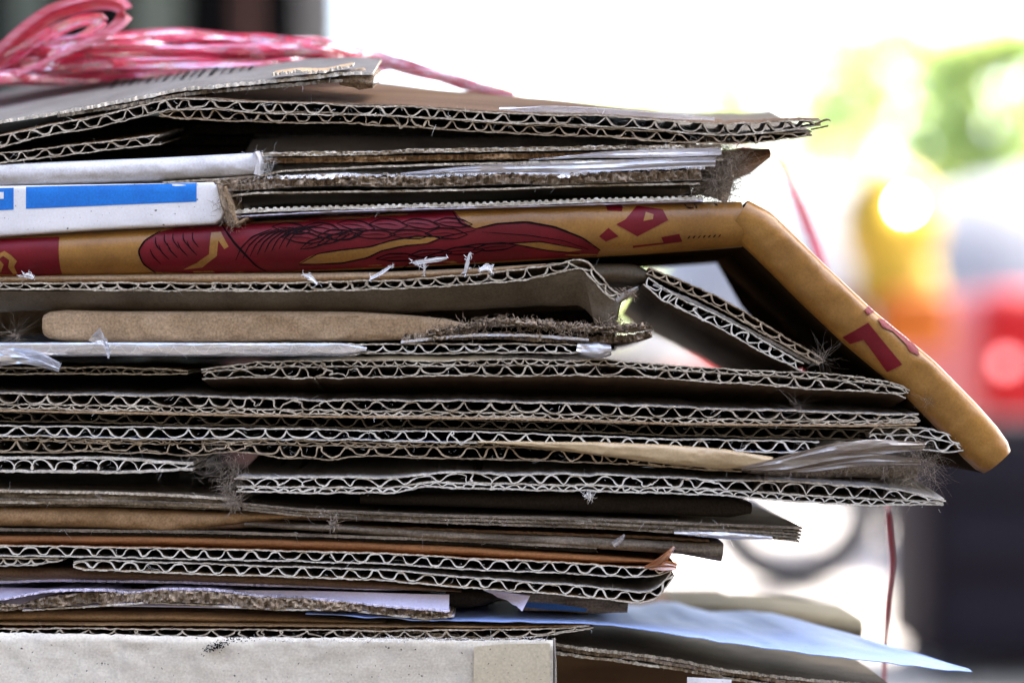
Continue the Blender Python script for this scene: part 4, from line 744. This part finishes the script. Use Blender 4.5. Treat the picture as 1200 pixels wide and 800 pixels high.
# white paper curls
def curl(pts, wd, sd): return ribbon([wp(a, b, c) for a, b, c in pts], wd, sd, crink=.0005, rot=1.2, fold=.8, thick=.00012)
cl = [([(484, 308, -.001), (492, 311, -.002), (498, 305, -.003), (510, 306, -.003), (524, 303, -.002)], [.0008, .0018, .0016, .0018, .0008], 'forked white paper curl, largest of those on the curled card'),
      ([(497, 322, 0), (499, 314, -.002), (497, 307, -.002)], [.0012, .0018, .0012], 'short upright white curl stem under the forked one'),
      ([(545, 320, 0), (548, 312, -.001), (547, 304, -.001), (551, 297, -.001)], [.0008, .0016, .0011, .0008], 'thin upright white paper curl right of the forked one'),
      ([(562, 317, 0), (570, 311, -.001), (578, 313, -.001), (576, 320, 0)], [.001, .002, .002, .001], 'stubby white paper curl at the right of the row'),
      ([(434, 326, 0), (446, 322, -.001), (458, 312, -.001)], [.0005, .0009, .0006], 'slanting thread of white paper left of the forked curl'),
      ([(356, 322, 0), (362, 320, -.001), (366, 328, -.001), (372, 333, -.001)], [.0008, .002, .0018, .0008], 'small white paper flake above the kraft edge left of the slanting thread'),
      ([(28, 323, 0), (34, 321, -.001), (40, 326, -.001)], [.001, .002, .001], 'small white paper flake near the left edge under the gold carton')]
for pts, wd, lb in cl: solo('paper_curl', merge(curl(pts, [v*.75 for v in wd], len(lb)), hairs([(*(np.array(wp(*random.choice(pts)))+np.array([random.gauss(0, .0003), 0, random.gauss(0, .0003)])), .0006+.0016*random.random(), (random.gauss(0, 1), -.4, random.gauss(.3, 1)), .00012) for _ in range(16)], len(lb))), [M['foam']], lb, 'paper scrap', group='white paper curls on the curled card')
# whiskers at the tip of the top board
solo('torn_whisker', merge(ribbon([wp(955, 146, 0), wp(966, 140, -.001), (wp(975, 136, -.001)), wp(972, 143, -.002)], .0007, 2, thick=.0001), ribbon([wp(950, 152, 0), wp(962, 150, -.001), wp(970, 148, -.001)], .0006, 3, thick=.0001)), [M['torn']], 'frayed paper whisker at the right tip of the top board', 'paper scrap')
# loose fibres over all cut edges
g_ = []
for P, y0, ht, amt in EDGES:
    k = int(amt*P.n*.085)
    for _ in range(k):
        i = random.randrange(P.n); 
        if P.q[i, 0] < XZ(-20, 0)[0]: continue
        o = random.uniform(-1, 1)*ht*S; g_.append((P.q[i, 0]+P.N[i, 0]*o, y0+.0001, P.q[i, 1]+P.N[i, 1]*o, (.0007+.0035*random.random()**2.5), (random.gauss(0, 1), -.35-random.random()*.7, random.gauss(0, .7)), .000022+.00004*random.random()**2))
solo('loose_fibres', hairs(g_), [M['lintpale']], 'fine pale paper fibres clinging to all the cut board edges', 'fibres', kind='stuff')
# small dangling crumbs
solo('fibre_crumb', hairs(burst(392, 612, -.0008, 40, 12, 2.5, .00012)), [M['lint']], 'small brown fibre crumb hanging left of centre above the rust board', 'paper scrap')
solo('fibre_crumb', hairs(burst(690, 580, -.0008, 40, 9, 2, .00012)), [M['lintpale']], 'pale fibre crumb hanging under the lilac topped board', 'paper scrap')

# ---- raffia string tied round the stack
t = Thing('raffia_string', 'pink plastic raffia string looped on top and round the stack', 'string', wp(250, 95, .09, True))
def rp(a, b, c): return wp(a, b, c, True)
out = []
for i in range(46):
    r0 = random.Random(i); y_ = .06+.045*r0.random(); b0 = 41+50*((i+.5)/46)
    pts = [rp(-180, b0+30+r0.gauss(0, 4), y_)]+[rp(x_, (b0-60)*[.75, 1, 1, .9, .6][j]+60+{0: 12, 1: 2, 2: -1, 3: 1, 4: 2}[j]+r0.gauss(0, 2.5), y_+r0.gauss(0, .006)) for j, x_ in enumerate([0, 100, 210, 310, 380])]+[rp(435, 66+r0.gauss(0, 5), .085), rp(480, 80+r0.gauss(0, 3.5), .085), rp(540, 97+r0.gauss(0, 2.5), .086), rp(602, 113+r0.gauss(0, 1.5), .088)]
    out.append(ribbon(pts, [.003, .0035, .004, .0035, .003, .0025, .0018], i, crink=.0009, twist=r0.gauss(0, 1), rot=r0.gauss(1.3, .4), fold=.5))
t.part('strand_bundle', merge(*out), [M['pink']])
out = [ribbon([rp(-60, 118, .06), rp(0, 66, .06), rp(30, 38, .06), rp(62, 14, .06), rp(100, 3, .06), rp(135, 2, .06), rp(152, 12, .058), rp(142, 30, .056), rp(110, 48, .055), rp(70, 66, .054), rp(20, 88, .053)], [.005, .006, .005, .005, .006], 40, crink=.0006, rot=1.1, fold=.6)]
t.part('loop', merge(*out), [M['pinkred']])
out = [ribbon([rp(-30, 92, .062), rp(20, 66, .062), rp(60, 38, .062), rp(95, 22, .062), rp(130, 22, .06), rp(100, 40, .06), rp(60, 70, .058)], [.006, .005, .0045, .005, .006], 43, crink=.0012, rot=.9, fold=.7)]
t.part('loop', merge(*out), [M['pink']])
hang = [ribbon([rp(602, 113, .088), rp(760, 140, .125), rp(900, 178, .16), rp(915, 190, .165), rp(935, 235, .165), rp(955, 285, .165), rp(972, 335, .165)], [.0016, .0016, .0015, .0018, .0028, .0038, .003], 50, crink=.0002, rot=.2, fold=.4)]
t.part('hanging_strand', merge(*hang), [M['pink']])
hang = [ribbon([rp(972, 335, .165), rp(1005, 450, .12), rp(1036, 570, .09), rp(1041, 600, .085), rp(1044, 640, .085), rp(1046, 662, .085), rp(1040, 700, .085), rp(1037, 752, .085), rp(1036, 800, .085), rp(1036, 850, .085)], [.003, .003, .003, .0055, .0048, .0018, .002, .002, .002], 51, crink=.0002, rot=.1, twist=.3, fold=.3)]
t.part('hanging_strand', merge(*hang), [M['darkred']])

# =================================================================== THE YARD BEHIND (out of focus)
def at(px, py, L):        # point seen at a photo pixel, L metres from the lens
    return ((px-600)*S*L/D, L-D, H+(HOR-py)*S*L/D)
def cyl(p, q, r, r2=None, n=24, caps=True):
    p = np.array(p, float); q = np.array(q, float); a = q-p; a /= np.linalg.norm(a); u = np.cross(a, [.31, .2, .93]); u /= np.linalg.norm(u); v = np.cross(a, u); r2 = r if r2 is None else r2
    V = [p+(u*math.cos(k)+v*math.sin(k))*r for k in np.linspace(0, 2*math.pi, n, endpoint=False)]+[q+(u*math.cos(k)+v*math.sin(k))*r2 for k in np.linspace(0, 2*math.pi, n, endpoint=False)]
    F = [[i, (i+1) % n, n+(i+1) % n, n+i] for i in range(n)]
    if caps: F += [list(range(n))[::-1], list(range(n, 2*n))]
    return V, F, None
def ball(c, r, sx=1, sy=1, sz=1, n=20, m=12):
    V = []; F = []
    for j in range(m+1):
        for i in range(n):
            a = 2*math.pi*i/n; b = math.pi*j/m; V.append((c[0]+r*sx*math.sin(b)*math.cos(a), c[1]+r*sy*math.sin(b)*math.sin(a), c[2]+r*sz*math.cos(b)))
    for j in range(m):
        for i in range(n): F.append([j*n+i, (j+1)*n+i, (j+1)*n+(i+1) % n, j*n+(i+1) % n])
    return V, F, None
def torus(c, R0, r, ax='y', n=40, m=12):
    V = []; F = []
    for i in range(n):
        a = 2*math.pi*i/n
        for j in range(m):
            b = 2*math.pi*j/m; rr = R0+r*math.cos(b); V.append((c[0]+rr*math.cos(a), c[1]+r*math.sin(b), c[2]+rr*math.sin(a)))
    for i in range(n):
        for j in range(m): F.append([i*m+j, i*m+(j+1) % m, ((i+1) % n)*m+(j+1) % m, ((i+1) % n)*m+j])
    return V, F, None
def bevbox(a, b, bw=.01):
    bm = bmesh.new(); g = boxgeo(a, b); vs_ = [bm.verts.new(v) for v in g[0]]; [bm.faces.new([vs_[i] for i in f]) for f in g[1]]
    bmesh.ops.bevel(bm, geom=bm.edges[:], offset=bw, segments=3, affect='EDGES', profile=.6); bm.verts.index_update()
    r = ([tuple(v.co) for v in bm.verts], [[v.index for v in f.verts] for f in bm.faces], None); bm.free(); return r
# ground
g = ([(-150, -60, 0), (150, -60, 0), (150, 240, 0), (-150, 240, 0)], [[0, 1, 2, 3]], None)
gm = simple('pale_concrete', (.40, .375, .345), rough=.8, bs=3, var=.12, bump=.3)
solo('ground', g, [gm], 'pale concrete yard', 'ground', kind='structure')
sf = paper('dark_bounce_floor', (.045, .043, .04), (.03, .028, .027), blotch=2)  # added dark floor: soaks up bounce that would light the gaps
solo('path', boxgeo((-3.2, -2.2, .004), (3.2, 2.3, .008)), [sf], 'dark floor added under the stack to cut bounced light', 'path', kind='structure')
# yellow, orange and red scooter
MB = dict(yellow=simple('yellow_paint', (.42, .28, .03), .5, spec=.2), orange=simple('orange_plastic', (.36, .085, .006), .5, spec=.2), red=simple('red_paint', (.30, .004, .006), .5, spec=.2), tyre=simple('tyre_rubber', (.03, .03, .035), .8), metal=simple('scooter_metal', (.55, .55, .56), .3, 1), seatm=simple('seat_vinyl', (.04, .035, .035), .5), lamp=simple('glowing_glint', (.9, .9, .85), .3, emit=(1, .97, .9), es=9), tail=simple('lit_tail_lamp', (.9, .3, .3), .3, emit=(1, .28, .30), es=.5))
Lb = 5.9; c1 = at(930, 590, Lb); k = S*Lb/D
t = Thing('scooter', 'blurred red scooter with yellow fairing, orange box and a glowing spot for a glint', 'scooter', (c1[0], c1[1], 0))
yb = c1[1]
def pt(px, py, dy=0): a = at(px, py, Lb); return (a[0], a[1]+dy, a[2])
wz = .262
for cx in (930, 640):
    c = pt(cx, 590); c = (c[0], c[1], wz); w_ = t.part('wheel', torus(c, .205, .06), [MB['tyre']]); t.part('rim', torus(c, .165, .012), [MB['metal']], parent=w_); t.part('hub', cyl((c[0], c[1]-.05, c[2]), (c[0], c[1]+.05, c[2]), .035), [MB['metal']], parent=w_)
    t.part('spokes', merge(*[cyl(c, (c[0]+.165*math.cos(a), c[1], c[2]+.165*math.sin(a)), .006, n=6) for a in np.linspace(0, 2*math.pi, 10, endpoint=False)]), [MB['metal']], parent=w_)
a = pt(760, 440); b = pt(1040, 590)
t.part('body', merge(ball(pt(820, 490), .30*1.0, 1.3, .5, .62), ball(pt(940, 490), .18, 1.0, .6, .8), ball(pt(985, 400), .10, .8, .8, 1.5)), [MB['red']])
t.part('seat', ball(pt(700, 425), .28, 1.2, .5, .25), [MB['seatm']])
t.part('fairing', merge(ball(pt(1045, 265), .17, .85, .8, 1.05), ball(pt(1050, 330), .14, .9, .8, .8)), [MB['yellow']])
t.part('front_box', bevbox(pt(1022, 412, -.16), pt(1102, 345, .08), .03), [MB['orange']])
t.part('glint_spot', ball(pt(1049, 246, -.16), .019, 1, .6, 1), [MB['lamp']])  # glowing ball stands in for a small chrome glint
t.part('handlebar', cyl(pt(975, 232), pt(1120, 232), .016), [MB['metal']])
t.part('mudguard', merge(*[cyl((pt(930, 590)[0]+.275*math.cos(a), yb, wz+.275*math.sin(a)), (pt(930, 590)[0]+.275*math.cos(a+.16), yb, wz+.275*math.sin(a+.16)), .05, n=10) for a in np.linspace(.4, 2.6, 14)]), [MB['red']])
# red parked car at the right
Lc = 6.5
def pc(px, py, dy=0): a = at(px, py, Lc); return (a[0], a[1]+dy, a[2])
t = Thing('parked_car', 'blurred red car at the right edge with its tail lamp lit', 'car', (pc(1300, 500)[0], pc(0, 0)[1]+.8, 0))
xl = pc(1150, 0)[0]; ycar = pc(0, 0)[1]
t.part('body', bevbox((xl, ycar, .32), (xl+3.6, ycar+1.6, pc(0, 335)[2]), .10), [MB['red']])
t.part('cabin', bevbox((xl+.7, ycar+.1, pc(0, 330)[2]), (xl+2.8, ycar+1.5, pc(0, 325)[2]+.5), .15), [simple('car_glass', (.05, .06, .07), .1)])
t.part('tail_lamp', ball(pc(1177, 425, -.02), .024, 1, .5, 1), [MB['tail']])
for dx in (.65, 2.85):
    w_ = t.part('wheel', torus((xl+dx, ycar+.08, .31), .22, .09), [MB['tyre']]); t.part('rim', cyl((xl+dx, ycar+.03, .31), (xl+dx, ycar+.15, .31), .18), [MB['metal']], parent=w_)
# dark cabinet at the lower right
Ld = 4.1
def pd(px, py, dy=0): a = at(px, py, Ld); return (a[0], a[1]+dy, a[2])
dm = simple('dark_blue_black_metal', (.014, .009, .013), .8, spec=.1); 
t = Thing('tool_cabinet', 'blurred dark blue black cabinet at the lower right corner', 'cabinet', (pd(1250, 0)[0], pd(0, 0)[1]+.25, 0))
t.part('cabinet_body', bevbox((pd(1088, 0)[0], pd(0, 0)[1], .04), (pd(1088, 0)[0]+1.0, pd(0, 0)[1]+.5, pd(0, 492)[2]), .02), [dm])
for zz in (.08, .24, .38): 
    dr = t.part('drawer', bevbox((pd(1088, 0)[0]+.03, pd(0, 0)[1]-.02, zz), (pd(1088, 0)[0]+.97, pd(0, 0)[1]+.01, zz+.12), .01), [simple('drawer_paint', (.014, .012, .018), .8, spec=.1)]); t.part('handle', cyl((pd(1088, 0)[0]+.3, pd(0, 0)[1]-.04, zz+.08), (pd(1088, 0)[0]+.7, pd(0, 0)[1]-.04, zz+.08), .008), [MB['metal']], parent=dr)
for cx in (.06, .94):
    for cyy in (.06, .44): t.part('foot', cyl((pd(1088, 0)[0]+cx, pd(0, 0)[1]+cyy, 0), (pd(1088, 0)[0]+cx, pd(0, 0)[1]+cyy, .045), .03), [MB['tyre']])
# grey post-box-like bin between scooter and car
Lg = 7.5
def pg(px, py, dy=0): a = at(px, py, Lg); return (a[0], a[1]+dy, a[2])
t = Thing('grey_bin', 'blurred grey bin standing between the scooter and the red car', 'bin', (pg(1120, 0)[0], pg(0, 0)[1], 0))
t.part('bin_body', bevbox((pg(1090, 0)[0], pg(0, 0)[1]-.2, 0.002), (pg(1152, 0)[0], pg(0, 0)[1]+.2, pg(0, 352)[2]), .04), [simple('bin_plastic', (.11, .105, .105), .6)])
t.part('lid', bevbox((pg(1086, 0)[0], pg(0, 0)[1]-.22, pg(0, 352)[2]), (pg(1156, 0)[0], pg(0, 0)[1]+.22, pg(0, 344)[2]), .02), [simple('bin_lid', (.14, .135, .13), .6)])
# pale rocks / mounds
Lm = 11.
rm = simple('pale_grey_tarp', (.17, .17, .18), .8, bs=4, var=.3)
for (px, py, r, lb) in [(935, 330, 1.0, 'blurred pale grey covered heap left of the yellow fairing'), (1185, 330, 1.25, 'blurred pale grey covered heap behind the red car')]:
    a = at(px, HOR, Lm); g = ball((a[0], a[1], .0), r, 1, .8, (H+(HOR-(205 if px < 1000 else 200))*S*Lm/D)/r, 32, 20); V = np.array(g[0]); V[:, 0] += .12*vn2(V[:, 2]*3, V[:, 1]*3, 4)*V[:, 2]; V[:, 2] = np.maximum(V[:, 2], 0)
    solo('covered_heap', (V, g[1], None), [rm], lb, 'heap', loc=(a[0], a[1], 0))
# trees
leaf = [bpy.data.materials.new('leaf_%s' % n) for n in ('light', 'mid')]
for m_, c in zip(leaf, ((.34, .45, .17), (.18, .28, .09))):
    m_.use_nodes = True; nt_ = m_.node_tree; p = nt_.nodes['Principled BSDF']; p.inputs['Base Color'].default_value = (*c, 1); p.inputs['Roughness'].default_value = .5
    tl = N(nt_, 'ShaderNodeBsdfTranslucent'); tl.inputs[0].default_value = (c[0]*2.4, c[1]*2, c[2]*2, 1); ms = N(nt_, 'ShaderNodeMixShader'); ms.inputs[0].default_value = .5
    nt_.links.new(p.outputs[0], ms.inputs[1]); nt_.links.new(tl.outputs[0], ms.inputs[2]); nt_.links.new(ms.outputs[0], nt_.nodes['Material Output'].inputs[0])
bark = simple('bark', (.16, .12, .08), .9, bs=8, bump=.6)
def tree(px, L, rows, n, lsz, seed, label, trunk=True, name='tree', dens=None):
    r_ = np.random.RandomState(seed); a = at(px, HOR, L); t = Thing(name, label, 'tree' if name == 'tree' else 'shrub', (a[0], a[1], 0), 'trees behind the yard'); V = []; F = []; MI = []
    for (cx, cy, rx, ry, w_) in rows:
        c = at(cx, cy, L); sx = rx*S*L/D; sz = ry*S*L/D; nc = int(14*w_)+3
        cl = r_.randn(nc, 3)*[.55, .5, .55]
        for i in range(int(n*w_)):
            q = cl[r_.randint(nc)]+r_.randn(3)*.17; p = np.array([c[0]+q[0]*sx, c[1]+q[1]*sx, max(.1, c[2]+q[2]*sz)]); u = r_.randn(3); u /= np.linalg.norm(u); v = np.cross(u, r_.randn(3)); v /= np.linalg.norm(v); s_ = lsz*(.6+.8*r_.rand())
            b = len(V); V += [p-u*s_, p+v*s_*.4, p+u*s_, p-v*s_*.4]; F.append([b, b+1, b+2, b+3]); MI.append(r_.randint(2))
    t.part('crown', (V, F, MI), leaf, sharp=180)
    top = at(px, rows[0][1], L)
    gs = [cyl((a[0], a[1], 0), (top[0], top[1], top[2]), .10 if trunk else .03, .03, 12)]
    for (cx, cy, rx, ry, w_) in rows: c = at(cx, cy, L); gs.append(cyl((a[0]*.6+top[0]*.4, a[1], top[2]*.45), c, .045 if trunk else .015, .01, 8))
    t.part('trunk', merge(*gs), [bark])
tree(1150, 12, [(1150, 130, 70, 70, 1), (1190, 60, 60, 45, .7), (1175, 195, 60, 30, .5), (1100, 80, 60, 45, .6), (1110, 180, 50, 40, .5)], 380, .10, 1, 'blurred bright green tree at the right edge with sky showing through')
tree(1010, 14, [(1010, 100, 60, 50, .9), (960, 170, 70, 40, .5), (1030, 50, 60, 30, .5), (930, 110, 60, 60, .4)], 330, .09, 2, 'blurred thin green tree above the yellow scooter fairing')
tree(780, 16, [(760, 60, 130, 80, .5), (880, 60, 80, 60, .5), (700, 110, 80, 40, .3), (860, 130, 60, 40, .3)], 520, .085, 3, 'faint sparse tree washed out by the sky above the stack')
tree(800, 15, [(800, 340, 120, 50, 1), (700, 360, 80, 50, .7), (900, 360, 80, 60, .8)], 380, .08, 5, 'blurred green shrub seen through the gap under the gold panel', trunk=False, name='shrub')
# pole
a = at(668, HOR, 13); solo('pole', cyl((a[0], a[1], 0), (a[0], a[1], 7), .07), [simple('pole_paint', (.55, .65, .5), .6)], 'pale thin pole standing against the bright sky', 'pole', loc=(a[0], a[1], 0))
# dark shed on the left
Ls = 5.0
def ps(px, py, dy=0): a = at(px, py, Ls); return (a[0], a[1]+dy, a[2])
t = Thing('shed', 'dark shed front behind the raffia at the upper left', 'shed', (ps(100, 0)[0], ps(0, 0)[1]+.5, 0))
x0, x1, ys_ = ps(-500, 0)[0], ps(352, 0)[0], ps(0, 0)[1]
t.part('wall', boxgeo((x0, ys_, 0.002), (x1, ys_+1.2, 2.9)), [simple('dark_wall', (.006, .006, .007), .95, spec=.05)])
t.part('roof', boxgeo((x0-.2, ys_-.3, 2.902), (x1+.15, ys_+1.4, 3.0)), [simple('roof_metal', (.2, .2, .2), .6)])
dr = t.part('door', boxgeo((ps(158, 0)[0], ys_-.04, .003), (ps(214, 0)[0], ys_-.002, 2.05)), [simple('grey_door', (.10, .12, .105), .6)]); t.part('handle', ball((ps(164, 0)[0], ys_-.06, 1.0), .02), [MB['metal']], parent=dr)
t.part('post', boxgeo((ps(280, 0)[0], ys_-.06, .003), (ps(302, 0)[0], ys_-.002, 2.9)), [simple('brown_post', (.045, .012, .008), .7)])
t.part('window', boxgeo((ps(14, 0)[0], ys_-.03, .9), (ps(62, 0)[0], ys_-.002, 1.75)), [simple('dull_glass', (.07, .09, .08), .7)])

# added roof over the stack: keeps the sun off it (unseen, above the frame)
t = Thing('shade_roof', 'unseen corrugated roof on posts, added to shade the stack', 'shade_roof', (0, .6, 0))
xs_ = np.linspace(-3.2, 3.2, 260); V = []
for x_ in xs_:
    for (yy, zz) in ((.3, 2.35), (4.2, 2.55)):
        V.append((x_, yy, zz+.02*math.sin(x_*60)))
for x_ in xs_:
    for (yy, zz) in ((.3, 2.35), (4.2, 2.55)):
        V.append((x_, yy, zz+.004+.02*math.sin(x_*60)))
F = []
for i in range(259): a_ = 2*i; F.append([a_, a_+1, a_+3, a_+2]); b_ = a_+520; F.append([b_, b_+2, b_+3, b_+1])
t.part('roof', (V, F, None), [simple('roof_sheet', (.25, .24, .23), .6)])
for (a_, b_) in ((-3.1, .4), (3.1, .4), (-3.1, 4.1), (3.1, 4.1)): t.part('post', cyl((a_, b_, 0), (a_, b_, 2.36), .04), [bark])

# dark boards added behind the camera (never in frame; block the low light)
t = Thing('light_screen', 'unseen dark boards added behind the camera to block low light', 'light_screen', (0, -1.75, 0))
fm = simple('light_screen_wood', (.13, .115, .10), .9, bs=6)
t.part('board_panel', merge(*[boxgeo((-4+.16*i, -1.75+.012*(i % 2), .01), (-4+.16*i+.155, -1.725+.012*(i % 2), 2.1)) for i in range(50)]), [fm])
for x_ in (-4, -2, 0, 2, 4): t.part('post', boxgeo((x_-.05, -1.86, 0), (x_+.05, -1.755, 2.15)), [fm])

for s_ in (-1, 1): t.part('side_panel', merge(*[boxgeo((s_*2.2+.012*(i % 2), -1.70+.16*i, .01), (s_*2.2+.025+.012*(i % 2), -1.545+.16*i, 1.9)) for i in range(10)]), [fm])  # side screens added to block low light from left and right
